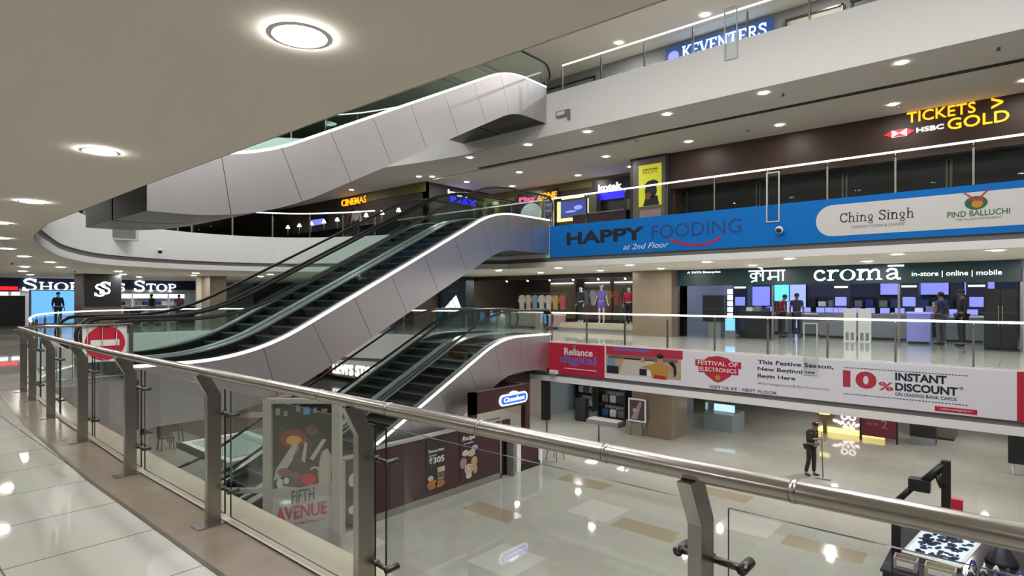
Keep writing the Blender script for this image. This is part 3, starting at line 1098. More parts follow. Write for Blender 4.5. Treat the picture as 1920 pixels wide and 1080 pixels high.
    vs, fs = skin_mesh(tr, es, RT)
    mb = MB(cloth(trousers))
    mb.smooth = True
    mb.add(vs, fs).build('trousers', t)
    for sd in 'lr':
        a, b = Vector(J[sd + 'ank']), Vector(J[sd + 'toe'])
        d = (b - a)
        d.z = 0
        d.normalize()
        z0 = .045 * k + min(a.z - .09 * k, .0)
        mb = MB(cloth(shoes, .5))
        c = a + d * .05 * k
        vs, fs = skin_mesh({'h': (a.x - d.x * .03, a.y - d.y * .03, a.z - .045 * k), 'm': (c.x, c.y, a.z - .045 * k), 't': (b.x + d.x * .02, b.y + d.y * .02, b.z + .003)},
                           [('h', 'm'), ('m', 't')], {'h': .045 * k, 'm': .045 * k, 't': .036 * k})
        mb.smooth = True
        mb.add(vs, fs).build('shoe', t)
    return t


# ------------------------------------------------------------------ banners
def banner_sheet(x0, x1, y, z0, z1, mat, name='banner_sheet'):
    return MB(mat).box(x0, x1, y - .025, y, z0, z1)


Y0 = 16.45
t = thing('food_banner', 'long blue banner advertising food on the second-floor fascia', 'banner', (-12.5, Y0, 2.93))
part(banner_sheet(-12.48, 6, Y0, 2.93, 4.02, BLUEB), 'banner_sheet', t)
f = FX(0, Y0 - .025, 0)
part(MB(INKB).text(f, 'HAPPY', -11.75, 3.33, 2.95, .42, 0, .006, .035), 'heading_lettering', t, 'heavy black heading')
part(MB(INKN).text(f, 'FOODING', -8.55, 3.34, 2.72, .40, 0, .006, -.004), 'heading_lettering', t, 'thin navy heading')
part(MB(RED).stroke(f, [(-7.95, 3.28), (-7.55, 3.12), (-7.1, 3.05), (-6.7, 3.10), (-6.42, 3.24)], .07, 0, .006), 'smile_mark', t, 'red smile line under the heading')
part(MB(INKW).text(f, 'at 2nd Floor', -9.55, 3.05, 1.55, .17, 0, .006, 0, .3), 'small_lettering', t, 'white italic line')
part(MB(BANG).rrect(f, -3.95, 6.4, 3.08, 3.86, .38, 0, .004, 8), 'white_field', t, 'pale rounded field')
f2 = FX(0, Y0 - .029, 0)
mb = serif(MB(INKB), f2, 'Ching Singh', -3.42, 3.40, 1.56, .24, 0, .004)
part(mb, 'restaurant_lettering', t, 'black serif restaurant name')
part(MB(GREY).text(f2, 'MODERN INDIAN & CHINESE', -3.15, 3.24, 1.1, .07, 0, .004), 'small_lettering', t)
mb = MB(INKG).ell(f2, -.74, 3.62, .20, .15, 0, .004).use(INKO).ell(f2, -.72, 3.60, .10, .09, .004, .008)
mb.use(RED).stroke(f2, [(-.74, 3.68), (-.95, 3.86)], .03, .004, .008).stroke(f2, [(-.72, 3.68), (-.52, 3.90)], .03, .004, .008).use(INKR).stroke(f2, [(-.86, 3.70), (-.62, 3.68)], .05, .008, .01)
part(mb, 'round_logo', t, 'green round logo with crossed red sticks')
part(MB(INKG).text(f2, 'PIND BALLUCHI', -1.25, 3.33, 1.08, .13, 0, .004, .01), 'restaurant_lettering', t, 'dark green restaurant name')
part(MB(GREY).text(f2, 'THE VILLAGE RESTAURANT', -1.1, 3.25, .8, .05, 0, .004), 'small_lettering', t)

t = thing('discount_banner', 'long white and red sales banner on the first-floor fascia', 'banner', (-12.5, Y0, -1.07))
part(banner_sheet(-12.62, -10.24, Y0, -1.10, -.04, RED), 'red_panel', t, 'red panel with store name')
f = FX(0, Y0 - .025, 0)
part(MB(INKW).text(f, 'Reliance', -11.85, -.43, 1.15, .24, 0, .006, .02).rect(f, -11.85, -10.55, -.90, -.875, 0, .006), 'store_lettering', t, 'white store name')
part(MB(INKP).text(f, 'digital', -12.05, -.80, 1.5, .38, 0, .006, .035), 'store_lettering', t, 'violet store name')
part(MB(INKN).ell(f, -11.42, -.16, .10, .07, 0, .005).use(INKO).ell(f, -11.42, -.13, .05, .045, .005, .008), 'store_emblem', t)
part(banner_sheet(-10.24, -.06, Y0, -1.08, -.03, BANW), 'banner_sheet', t)
part(banner_sheet(-.06, 6, Y0, -1.10, -.03, RED), 'red_panel', t, 'red end panel')
# family photo panel
mb = MB(INKR).rect(f, -10.18, -7.55, -.30, -.04, 0, .004).use(INKP).rect(f, -9.9, -8.6, -.16, -.08, .004, .006)
mb.use(M('print_tan', (.48, .36, .22), .5)).rect(f, -10.18, -7.60, -.92, -.30, 0, .004)
mb.use(M('print_pale', (.6, .55, .48), .5)).poly(f, [(-9.7, -.92), (-8.2, -.92), (-8.5, -.4), (-9.5, -.38)], .004, .006)
mb.use(M('print_room', (.18, .13, .12), .5)).rect(f, -10.1, -7.7, -.42, -.31, .004, .006)
mb.use(M('print_blue', (.16, .32, .48), .5)).rect(f, -10.12, -9.85, -.78, -.42, .004, .007).use(INKB).rect(f, -10.15, -9.72, -.90, -.66, .007, .009).rect(f, -8.97, -8.72, -.88, -.68, .006, .009).use(INKW).rect(f, -8.72, -8.56, -.90, -.70, .006, .009)
mb.use(M('print_mustard', (.50, .28, .05), .5)).poly(f, [(-8.55, -.92), (-8.0, -.92), (-8.02, -.55), (-8.15, -.46), (-8.4, -.46), (-8.85, -.60), (-8.9, -.66), (-8.6, -.68)], .007, .010)
mb.use(SKINL).ell(f, -8.27, -.36, .10, .13, .010, .012).ell(f, -7.93, -.52, .08, .11, .010, .012).ell(f, -8.86, -.40, .07, .09, .008, .010).use(INKB).ell(f, -8.27, -.26, .115, .07, .012, .014)
mb.use(INKB).poly(f, [(-8.0, -.42), (-7.86, -.38), (-7.76, -.5), (-7.74, -.75), (-7.82, -.86), (-7.84, -.58)], .012, .014).use(RED).poly(f, [(-8.5, -.94), (-8.05, -.94), (-8.1, -.84), (-8.45, -.82)], .012, .014)
part(mb, 'family_picture', t, 'printed picture of a man in mustard and a long-haired woman')
# festival seal
mb = MB(INKR).poly(f, [(-6.95, -.30), (-6.78, -.17), (-6.5, -.12), (-6.22, -.17), (-6.05, -.30), (-6.02, -.5), (-6.15, -.68), (-6.38, -.84), (-6.5, -.88), (-6.62, -.84), (-6.85, -.68), (-6.98, -.5)], 0, .005)
mb.use(RED).rect(f, -7.16, -5.84, -.44, -.26, .005, .010).rect(f, -7.06, -5.92, -.62, -.44, .005, .010)
mb.use(INKO).ell(f, -6.5, -.74, .08, .07, .005, .010).use(INKW).text(f, 'FESTIVAL OF', -7.08, -.40, 1.15, .12, .010, .014, .012).text(f, 'ELECTRONICS', -7.02, -.58, 1.05, .12, .010, .014, .012)
part(mb, 'festival_seal', t, 'red festival seal with ribbons')
for lt, vv, wd in (('This Festive Season,', -.28, 1.85), ('New Beginnings', -.47, 1.42), ('Begin Here', -.66, .95)):
    part(MB(INKB).text(f, lt, -5.40, vv, wd, .13, 0, .005, .018), 'slogan_line', t)
part(MB(GREY).text(f, '#HarnessgestureofLifetoTomorrow', -5.4, -.83, 1.75, .08, 0, .005), 'small_lettering', t)
part(MB(INKB).text(f, 'VISIT US AT : FIRST FLOOR', -6.75, -1.055, 1.85, .085, 0, .005, .008), 'small_lettering', t)
mb = MB(INKR).text(f, '10', -3.34, -.68, .72, .42, 0, .005, .05).text(f, '%', -2.58, -.68, .30, .20, 0, .005, .02)
part(mb, 'discount_number', t, 'big dark red number ten and percent sign')
mb = MB(INKB).text(f, 'INSTANT', -2.24, -.42, .98, .19, 0, .005, .035).text(f, 'DISCOUNT', -2.24, -.66, 1.18, .19, 0, .005, .035).text(f, '*', -1.04, -.52, .08, .08, 0, .005).text(f, 'ON LEADING BANK CARDS', -2.24, -.775, 1.16, .075, 0, .005, .01)
part(mb, 'discount_lettering', t)
mb = MB(INKB)
for i in range(40):
    u = -3.32 + i * .0615
    mb.rect(f, u, u + .038, -.205, -.187, 0, .004).rect(f, u, u + .038, -.855, -.837, 0, .004)
part(mb, 'dashed_lines', t)
part(MB(RED).rect(f, -1.48, -.72, -1.04, -.93, 0, .005).use(INKW).text(f, 'reliancedigital.in', -1.38, -1.01, .56, .055, .005, .008), 'web_label', t, 'small red web address label')


# ------------------------------------------------------------------ cameras and small fittings on the fascias
def cctv(x, y, z, label, ux=0, uy=-1):
    t = thing('security_camera', label, 'security camera', (x, y, z))
    mb = MB(WHITE)
    mb.tube([(x, y, z), (x + ux * .10, y + uy * .10, z)], .045, 12)
    part(mb, 'bracket', t)
    mb = MB(WHITE).blob((x + ux * .14, y + uy * .14, z - .02), (.10, .10, .10), 12)
    part(mb, 'housing', t)
    part(MB(BLACK).blob((x + ux * .20, y + uy * .20, z - .04), (.07, .07, .07), 12), 'lens_dome', t)


cctv(-4.8, 16.425, 3.34, 'white dome security camera on the blue food banner')
cctv(-23.3, 7.6, 3.2, 'dark dome security camera on the curved white fascia', 1, -.1)
t = thing('wall_box', 'pale grey access box under the railing on the curved white fascia', 'box', (-22.75, 6.15, 3.72))
part(MB(BANG).box(-22.85, -22.55, 5.85, 6.75, 3.45, 3.98), 'box_body', t)
part(MB(GREY).box(-22.56, -22.53, 5.95, 6.65, 3.52, 3.92), 'box_cover', t)
t = thing('emergency_light', 'small grey emergency light under the top white fascia', 'lamp', (-10.9, 15.1, 7.3))
part(MB(GREY).box(-11.15, -10.65, 14.98, 15.1, 7.25, 7.42).box(-10.72, -10.65, 15.0, 15.1, 7.1, 7.25), 'lamp_body', t)
part(MB(WHITE).box(-11.1, -10.8, 14.97, 14.985, 7.28, 7.39), 'lamp_lens', t)
t = thing('emergency_light', 'small white emergency light below the red banner corner', 'lamp', (-12.25, 16.45, -1.05))
part(MB(WHITE).box(-12.42, -12.1, 16.33, 16.42, -1.12, -.98), 'lamp_body', t)
part(MB(GREY).box(-12.38, -12.15, 16.31, 16.335, -1.19, -1.10), 'lamp_lens', t)
for i, (x, y, z) in enumerate(((-4.6, 15.9, 6.75), (-.35, 15.9, 6.75), (-2.5, 19.0, 6.75), (-6.4, 18.6, 6.75), (-23.5, 3.6, 2.6), (-28.6, 6.3, 2.6))):
    one(MB(GREY).lathe([(.03, 0), (.03, -.03), (.012, -.05), (.05, -.055)], (x, y, z), 10), 'sprinkler_head', 'small dark sprinkler head, %s' % (
        'left one near the edge of the cinema-level soffit', 'right one near the edge of the cinema-level soffit', 'in front of the yellow ticket sign', 'on the cinema-level soffit left of the ticket sign',
        'in the walkway ceiling by the far downlights', 'in the ceiling before the department store sign')[i], 'sprinkler', group='ceiling sprinklers')

# ------------------------------------------------------------------ first floor: shop walls
ZC1 = 2.6
struct(MB(M('shop_wall_lilac', (.24, .24, .34), .6)).box(-10.3, -10.2, 21.8, 29, 0, ZC1).box(.05, .25, 21.5, 29, 0, ZC1), 'wall_croma_side'.replace('croma', 'electronics_shop'))
struct(MB(M('shop_wall_blue_grey', (.055, .055, .12), .6)).box(-10.2, .05, 28.9, 29, 0, ZC1), 'wall_electronics_shop_back')
struct(MB(WALLB).box(.25, XR, 21.8, 22, 0, ZC1), 'wall_right_of_shop')
struct(MB(M('sports_wall', (.15, .125, .11), .6)).box(-23.5, -11.9, 27.9, 28, 0, ZC1).box(-11.95, -11.9, 22.6, 28, 0, ZC1).box(-23.5, -23.4, 22, 28, 0, ZC1), 'wall_sports_shop')
struct(MB(WALLD).box(-46, -24.9, 21.8, 22, 0, ZC1), 'wall_dark_shops')
struct(MB(M('header_dark_brown', (.03, .022, .016), .5)).box(-23.4, -11.9, 21.9, 22.1, 2.4, ZC1), 'trim_shop_header')
# teal sign of the electronics shop
t = thing('shop_sign', 'long teal sign with white letters over the blue-lit electronics shop', 'sign', (-5, 21.7, 2.0))
part(MB(TEAL).box(-10.15, .02, 21.62, 21.8, 1.98, ZC1), 'sign_board', t)
f = FX(0, 21.62, 0)
part(serif(MB(EW), f, 'croma', -5.3, 2.10, 2.52, .52, 0, .03), 'shop_lettering', t, 'large white serif letters')
part(MB(EW).rect(f, -3.14, -2.72, 2.50, 2.55, 0, .03), 'macron_bar', t)
mb = MB(EW)
h0, hs = 2.12, .36           # Devanagari word
HU = -7.42
mb.stroke(f, [(HU, h0 + hs), (HU + 1.24, h0 + hs)], .045, 0, .03)
for u in (.27, .50, 1.02, 1.17):
    mb.stroke(f, [(HU + u, h0 + hs), (HU + u, h0 if u != .27 else h0 - .02)], .045, 0, .03)
mb.ring(f, HU + .17, h0 + .19, .12, .10, .04, .04, 0, .03, 16)
mb.stroke(f, [(HU + .27, h0 + .25), (HU + .34, h0 + .29), (HU + .42, h0 + .25), (HU + .42, h0 + .16)], .04, 0, .03)
mb.stroke(f, [(HU + .25, h0 + .04), (HU + .10, h0 - .03)], .04, 0, .03)
mb.stroke(f, [(HU + .50, h0 + hs), (HU + .45, h0 + .45), (HU + .33, h0 + .50)], .045, 0, .03)
mb.stroke(f, [(HU + .74, h0 + hs), (HU + .74, h0 + .10)], .045, 0, .03).stroke(f, [(HU + .74, h0 + .14), (HU + 1.02, h0 + .14)], .04, 0, .03).ring(f, HU + .72, h0 + .09, .07, .06, .035, .035, 0, .03, 12)
part(mb, 'hindi_lettering', t, 'white Devanagari letters')
part(MB(EW).text(f, 'in-store | online | mobile', -2.52, 2.14, 2.12, .19, 0, .02), 'small_lettering', t)
part(MB(EW).text(f, 'A TATA Enterprise', -9.75, 2.44, 1.3, .09, 0, .02, .01), 'small_lettering', t)
# shop front frames, glass
for i, (a, b) in enumerate(((-10.2, -6.6), (-2.9, .05))):
    mb = MB(STEEL).box(a, a + .06, 21.72, 21.8, 0, 1.98).box(b - .06, b, 21.72, 21.8, 0, 1.98)
    o = struct(mb, 'window_%d' % (i + 1))
    g2 = MB(GLASS).box(a + .06, b - .06, 21.75, 21.765, 0, 1.98).build('pane', o)
for i in range(6):
    x = -9.2 + i * 1.75
    for j in range(3):
        tt = thing('panel_light', 'flat bright light panel in the electronics shop ceiling', 'ceiling light', (x, 23 + j * 2.1, ZC1), 'shop ceiling light panels')
        MB(WHITE).box(-.32, .32, -.32, .32, -.02, -.001).build('light_frame', tt)
        MB(DIFFS).box(-.28, .28, -.28, .28, -.026, -.02).build('diffuser', tt)
# inside the electronics shop
def display_screen(x, y, z, w_, h_, label, mat=EV, group=None):
    t = thing('display_screen', label, 'screen', (x, y, z), group)
    part(MB(BLACK).box(x - w_ / 2 - .03, x + w_ / 2 + .03, y - .02, y + .05, z - h_ / 2 - .03, z + h_ / 2 + .03), 'bezel', t)
    f = FX(x, y - .02, z)
    mb = MB(mat).rect(f, -w_ / 2, w_ / 2, -h_ / 2, h_ / 2, 0, .006)
    part(mb, 'screen_panel', t)


def counter(x0, x1, y0, y1, h, label, top=WHITE, body=GREY, cat='counter', z=0.0, group=None, name='display_counter'):
    t = thing(name, label, cat, ((x0 + x1) / 2, (y0 + y1) / 2, z), group)
    part(MB(body).box(x0 + .03, x1 - .03, y0 + .03, y1 - .03, z, z + h - .05), 'cabinet_body', t)
    part(MB(BLACK).box(x0 + .05, x1 - .05, y0 + .01, y0 + .03, z, z + .08), 'kick_board', t)
    part(MB(top).box(x0, x1, y0, y1, z + h - .05, z + h), 'counter_top', t)
    return t


t = thing('display_cabinet', 'black display cabinet on a grey base at the left of the electronics shop', 'cabinet', (-9.0, 22.6, 0))
part(MB(GREY).box(-9.25, -8.75, 22.4, 22.9, 0, .6), 'cabinet_base', t)
part(MB(BLACK).box(-9.45, -8.6, 22.35, 22.95, .6, 1.62), 'cabinet_body', t)
t = thing('light_column', 'slim white lit column beside the black display cabinet', 'lamp', (-8.42, 22.5, 0))
part(MB(WHITE).box(-8.55, -8.3, 22.4, 22.6, 0, .5), 'column_base', t)
mb = MB(EW)
for i in range(6):
    mb.box(-8.5, -8.35, 22.42, 22.58, .52 + i * .23, .70 + i * .23)
part(mb, 'lit_cubes', t)
t = thing('display_stand', 'small sky-blue lit stand in front of the slim lit column', 'sign', (-8.2, 21.95, 0))
part(MB(GREY).box(-8.4, -8.05, 21.9, 22.1, 0, .30), 'stand_base', t)
part(MB(ECY).box(-8.4, -8.05, 21.95, 22.0, .30, .75), 'lit_panel', t)
counter(-8.1, -7.0, 22.5, 23.3, 1.02, 'long black counter beside the sky-blue stand', BLACK, BLACK)
counter(-5.9, -3.0, 24.8, 25.6, .92, 'grey demo counter behind the white security gates', GREY, GREY)
counter(-2.9, -2.2, 23.4, 24.0, 1.05, 'glowing violet counter in the middle of the electronics shop', EV, M('violet_laminate', (.32, .30, .75), .4))
counter(-6.9, -5.2, 25.6, 26.3, .9, 'white demo table by the man in the red shirt', WHITE, GREY)
counter(-2.0, -.9, 25.2, 26.0, .9, 'grey demo table behind the two standing shoppers', WHITE, GREY)
counter(-9.6, -7.4, 26.4, 27.2, .9, 'white demo table at the back left of the electronics shop', WHITE, GREY)
for i, (x, y, z, w_, h_, lb, m) in enumerate(((-9.3, 28.8, 1.6, .8, .9, 'wide violet wall screen at the back left of the electronics shop', EV), (-8.15, 28.0, 1.75, .6, .75, 'tall turquoise screen behind the man in the red shirt', M('lit_turquoise', (.1, .7, .8), .4, em=(.1, .62, .8), es=1.2)),
                                             (-7.75, 28.8, 1.25, .8, 2.2, 'tall pale blue wall screen right of the turquoise one', M('lit_pale_blue', (.4, .5, .9), .4, em=(.30, .38, .9), es=1.0)),
                                             (-4.0, 28.8, 1.9, .9, .5, 'small violet wall screen at the centre back of the electronics shop', EV), (-2.6, 28.8, 1.9, .9, .5, 'violet wall screen second from the right at the back', EV),
                                             (-1.2, 28.8, 1.9, .9, .5, 'violet wall screen at the right back of the electronics shop', EV))):
    display_screen(x, y, z, w_, h_, lb, m)
def laptop(x, y, z, label):
    t = thing('laptop', label, 'laptop', (x, y, z), 'laptops on the demo counters')
    part(MB(GREY).box(x - .16, x + .16, y - .11, y + .11, z, z + .02), 'keyboard_base', t)
    part(MB(BLACK).box(x - .16, x + .16, y + .10, y + .12, z + .02, z + .24), 'screen_back', t)
    part(MB(EV).box(x - .145, x + .145, y + .095, y + .1, z + .035, z + .225), 'screen_panel', t)


for i in range(6):
    laptop(-5.6 + i * .46, 25.1, .92, '%s open laptop from the left on the grey demo counter' % ORD[i])
for i in range(3):
    laptop(-6.6 + i * .5, 25.9, .9, '%s open laptop from the left on the white demo table' % ORD[i])
for i in range(2):
    laptop(-1.75 + i * .5, 25.5, .9, '%s open laptop on the table behind the two shoppers' % ORD[i])
for i in range(4):
    laptop(-9.3 + i * .5, 26.7, .9, '%s open laptop from the left on the back left table' % ORD[i])
bx = 0
for (x, y, z, n, lb) in ((-7.8, 22.9, 1.02, 3, 'black counter'), (-2.55, 23.7, 1.05, 2, 'violet counter')):
    for i in range(n):
        one(MB([WHITE, GREY, INKN][i % 3]).box(x - .12 + i * .3, x + .1 + i * .3, y - .1, y + .1, z, z + .14 + .05 * (i % 2)), 'product_box', '%s small product box from the left on the %s' % (ORD[i], lb), 'box', (x + i * .3, y, z), 'boxes on the shop counters')
for i, x in enumerate((-4.5, -4.05)):
    t = thing('security_gate', '%s of the two white slotted security gates at the electronics shop entrance' % ('left', 'right')[i], 'security gate', (x, 23.2, 0), 'security gates')
    f = FX(x, 23.2, 0)
    part(MB(BANG).rect(f, -.19, .19, .32, 1.15, -.04, .04).rect(f, -.19, -.13, 0, .32, -.04, .04).rect(f, .13, .19, 0, .32, -.04, .04).rect(f, -.03, .03, 0, .32, -.04, .04).rect(f, -.19, .19, 0, .04, -.1, .1), 'gate_panel', t)
    part(MB(GREY).rect(f, -.13, -.03, .05, .30, -.01, .01).rect(f, .03, .13, .05, .30, -.01, .01), 'gate_slots', t)
t = thing('refrigerator', 'tall black two-door refrigerator at the right end of the electronics shop', 'refrigerator', (-.45, 22.5, 0))
part(MB(BLACK).box(-.82, -.07, 22.25, 22.9, .03, 1.80), 'fridge_body', t)
for i, (a, b) in enumerate(((-.81, -.455), (-.435, -.08))):
    d = part(MB(BLACK).box(a, b, 22.2, 22.245, .06, 1.78), 'door', t)
    part(MB(STEEL).box(-.50 if i == 0 else -.41, -.48 if i == 0 else -.39, 22.165, 22.2, .7, 1.3), 'handle', d)
figure('person', 'person in a dark red shirt standing among the electronics displays', 'person', (-6.97, 23.9, 0), 2.5, {'chest': (0, -.05, 1.30), 'neck0': (0, -.09, 1.43), 'neck': (0, -.12, 1.49), 'head': (0, -.16, 1.56), 'top': (0, -.18, 1.64)}, 1.68, (.20, .012, .02), (.03, .03, .04))
figure('person', 'person in dark clothes beside the one in the red shirt', 'person', (-6.5, 24.2, 0), .4, None, 1.68, (.03, .03, .05), (.03, .03, .04))
figure('person', 'person in a navy shirt standing at the violet counter, left of two shoppers', 'person', (-1.96, 23.6, 0), -2.2, None, 1.70, (.03, .04, .10), (.10, .09, .10))
figure('person', 'taller person in a black jacket near the refrigerator, right of two shoppers', 'person', (-1.40, 23.2, 0), -1.2, None, 1.78, (.015, .015, .02), (.02, .02, .03), sleeves=1.9)

# shelves, pillars and goods that fill the back of the electronics shop
for i, x in enumerate((-6.6, -5.2, -3.9, -2.5, -1.1)):
    t = thing('store_shelf', '%s dark goods shelf from the left along the back wall of the electronics shop' % ORD[i], 'shelf', (x, 28.5, 0), 'electronics shop back shelves')
    mb = MB(BLACK).box(x - .6, x + .6, 28.8, 28.88, 0, 1.55)
    for z in (.1, .6, 1.1):
        mb.box(x - .6, x + .6, 28.3, 28.8, z, z + .04)
    part(mb, 'shelf_frame', t)
    for k, z in enumerate((.14, .64, 1.14)):
        for j in range(3):
            xx = x - .4 + j * .4
            one(MB([WHITE, GREY, INKN, BANG, BLACK][(i + 2 * k + j) % 5]).box(xx - .14, xx + .14, 28.4, 28.7, z, z + .22 + .05 * ((i + j + k) % 3)), 'product_box',
                '%s carton on the %s board of the %s dark goods shelf' % (('left', 'middle', 'right')[j], ('lowest', 'middle', 'top')[k], ORD[i]), 'box', (xx, 28.5, z), 'cartons on the electronics shop shelves')
for i, (x, y) in enumerate(((-8.9, 25.2), (-5.5, 27.0), (-3.2, 27.0), (-1.2, 27.2))):
    t = thing('display_pillar', '%s dark pillar from the left with a lit band inside the electronics shop' % ORD[i], 'pillar', (x, y, 0), 'electronics shop pillars')
    part(MB(M('pillar_ink', (.03, .03, .06), .4)).box(x - .3, x + .3, y - .3, y + .3, 0, ZC1 - .01), 'pillar_shaft', t)
    part(MB(EW).box(x - .24, x + .24, y - .32, y - .30, 1.92, 1.99), 'lit_band', t)
    part(MB(EV).box(x - .2, x + .2, y - .32, y - .30, 1.2, 1.55), 'small_screen', t)
# inside the sports shop
t = thing('shop_logo_pylon', 'dark pylon with a pale three-stripe mark at the sports shop entrance', 'sign', (-22.2, 21.2, 0))
part(MB(TEAL).box(-23.3, -21.3, 21.0, 21.6, 0, ZC1 - .01), 'pylon_body', t)
f = FX(-23.1, 21.0, .95)
mb = MB(EW)
for u, hh in ((.30, .22), (.72, .45), (1.14, .68)):
    mb.poly(f, [(u, 0), (u + .34, 0), (u + .34 - .56 * hh, hh), (u - .56 * (hh - .17), hh - .17)], 0, .03)
part(mb, 'three_stripe_mark', t)
part(MB(INKP).text(FX(-22.6, 21.0, 1.8), 'adidas', 0, 0, .7, .22, 0, .01).text(FX(-22.6, 21.0, 1.8), 'KIDS', 0, .28, .5, .12, 0, .01), 'small_lettering', t)
one(MB(GREY).box(-16.6, -12.1, 22.5, 23.6, 0, .12).use(BEIGE).box(-16.55, -12.15, 22.55, 23.55, .12, .34), 'display_platform', 'low grey platform under the sports shop mannequins', 'platform')
PLASTIC = M('mannequin_white', (.62, .61, .62), .4)
figure('mannequin', 'white mannequin in a violet T-shirt and shorts with a white cap', 'mannequin', (-14.5, 23.0, .34), .3, {'lwri': (.30, -.05, .92), 'rwri': (-.30, -.02, .92)}, 1.74, (.22, .18, .70), (.18, .15, .62), None, PLASTIC, (.6, .6, .6), (.65, .65, .66), True, .6, False)
figure('mannequin', 'white mannequin in a red jacket and black trousers', 'mannequin', (-13.15, 23.1, .34), .1, None, 1.66, (.5, .02, .06), (.012, .012, .014), None, PLASTIC, (.6, .6, .6), None, False, 1.8, False)
figure('mannequin', 'mannequin in a dark tracksuit left of the violet one', 'mannequin', (-15.7, 23.1, .34), -.2, None, 1.70, (.03, .05, .06), (.03, .04, .05), None, PLASTIC, (.6, .6, .6), None, False, 1.9, False)
SHIRTC = [(.6, .6, .6), (.45, .12, .12), (.55, .5, .35), (.6, .58, .55), (.05, .05, .06), (.2, .3, .45), (.5, .35, .12), (.6, .6, .62)]


def clothes_rail(x0, x1, y, z, n, lab, w0=.42):
    t = thing('clothes_rail', 'steel rail holding %s' % lab, 'clothes rail', ((x0 + x1) / 2, y, z), 'clothes rails')
    part(MB(STEEL).tube([(x0, y, z), (x1, y, z)], .015, 8), 'rail_tube', t)
    part(MB(STEEL).box(x0 - .02, x0 + .02, y - .02, y + .02, 0, z + .02).box(x1 - .02, x1 + .02, y - .02, y + .02, 0, z + .02).box(x0 - .03, x0 + .03, y - .25, y + .25, 0, .03).box(x1 - .03, x1 + .03, y - .25, y + .25, 0, .03), 'rail_stand', t)
    for i in range(n):
        x = x0 + (i + .5) * (x1 - x0) / n
        c = SHIRTC[(i * 3 + n) % 8]
        f = FX(x, y - .02, z)
        wd = w0 * .5
        tt = thing('hanging_shirt', '%s garment from the left among %s' % (ORD[i], lab), 'shirt', (x, y, z), 'garments on rails')
        part(MB(STEEL).tube([(x, y, z + .0), (x, y, z - .08), (x - wd * .7, y, z - .14)], .006, 5).tube([(x, y, z - .08), (x + wd * .7, y, z - .14)], .006, 5), 'hanger', tt)
        mb = MB(cloth(c)).poly(f, [(-wd * .62, -.85), (wd * .62, -.85), (wd * .62, -.35), (wd * .95, -.52), (wd * 1.15, -.42), (wd * .72, -.13), (wd * .2, -.09), (-wd * .2, -.09), (-wd * .72, -.13), (-wd * 1.15, -.42), (-wd * .95, -.52), (-wd * .62, -.35)], -.05, .05)
        part(mb, 'garment', tt)


clothes_rail(-20.8, -17.6, 24.6, 1.75, 7, 'tops on the left sports shop rail')
clothes_rail(-17.3, -15.0, 25.6, 2.0, 5, 'tops on the rear sports shop rail')
clothes_rail(-14.0, -12.3, 26.0, 2.0, 4, 'jackets on the right sports shop rail')
counter(-20.8, -18.2, 22.8, 23.5, .8, 'pale display table at the front of the sports shop', BEIGE, WALLB, 'table')
counter(-17.6, -16.9, 23.0, 23.6, .7, 'small pink-lit plinth beside the sports shop platform', WHITE, M('pink_laminate', (.55, .38, .36), .5), 'table')
for i, (x, m) in enumerate(((-20.2, BEIGE), (-17.8, M('print_pink', (.5, .35, .33), .6)), (-15.9, M('print_sage', (.32, .38, .28), .6)), (-13.6, M('print_sand', (.52, .44, .28), .6)))):
    t = thing('wall_panel', '%s panel from the left on the back wall of the sports shop' % ORD[i], 'panel', (x, 27.85, 1.2), 'sports shop wall panels')
    part(MB(m).box(x - .9, x + .9, 27.8, 27.9, .3, 2.3), 'panel_board', t)
    part(MB(EW).box(x - .8, x + .8, 27.74, 27.8, 2.32, 2.38), 'panel_light', t)
for i in range(7):
    x = -21 + i * 1.45
    t = thing('spot_lamp', 'track spotlight under the sports shop ceiling', 'ceiling light', (x, 23.9, ZC1), 'sports shop spotlights')
    MB(BLACK).tube([(0, 0, -.001), (0, 0, -.10)], .012, 6).tube([(0, .03, -.10), (0, -.08, -.20)], .05, 10).build('lamp_housing', t)
    MB(M('spot_lens', (1, 1, 1), .4, em=(1, .93, .85), es=1000)).tube([(0, -.08, -.2), (0, -.085, -.205)], .042, 10).build('lamp_lens', t)

# ------------------------------------------------------------------ first floor: department store on the left
struct(MB(M('store_navy', (.012, .016, .06), .5)).box(-41.3, -41, 4.4, 16.5, 2.0, 2.6), 'wall_store_header')
struct(MB(M('store_wall', (.5, .49, .47), .6)).box(-45.6, -45.5, 2, 18, 0, 2.6), 'wall_store_back')
struct(MB(WALLD).box(-41.3, -41, -6, 4.4, 0, 2.6), 'wall_dark_shop_left')
struct(MB(M('store_header_white', (.55, .54, .55), .5)).box(-41.25, -40.98, 4.4, 16.5, 1.78, 2.0), 'trim_store_header')
t = thing('store_sign', 'large white serif letters over the department store entrance', 'sign', (-41, 10.5, 2.0))
f = FY(-40.98, 0, 0)
part(serif(MB(EW), f, 'SHOPPERS', 6.65, 1.90, 4.9, .66, 0, .08, .72), 'store_lettering', t)
part(serif(MB(EW), f, 'STOP', 11.95, 1.90, 2.45, .66, 0, .08, .72), 'store_lettering', t)
t = thing('store_screen_pillar', 'pillar with a black screen showing two white entwined letters', 'pillar', (-32.3, 8, 0))
part(MB(PIER).box(-33, -31.6, 7.25, 8.75, 0, 1.15), 'pillar_base', t)
part(MB(M('pillar_grey', (.16, .15, .19), .5)).box(-33, -31.6, 7.25, 8.75, 1.15, 2.6), 'pillar_shaft', t)
part(MB(BLACK).box(-31.6, -31.52, 7.33, 8.72, 1.12, 2.58), 'screen_panel', t)
f = FY(-31.52, 7.55, 1.58)
mb = MB(EW)
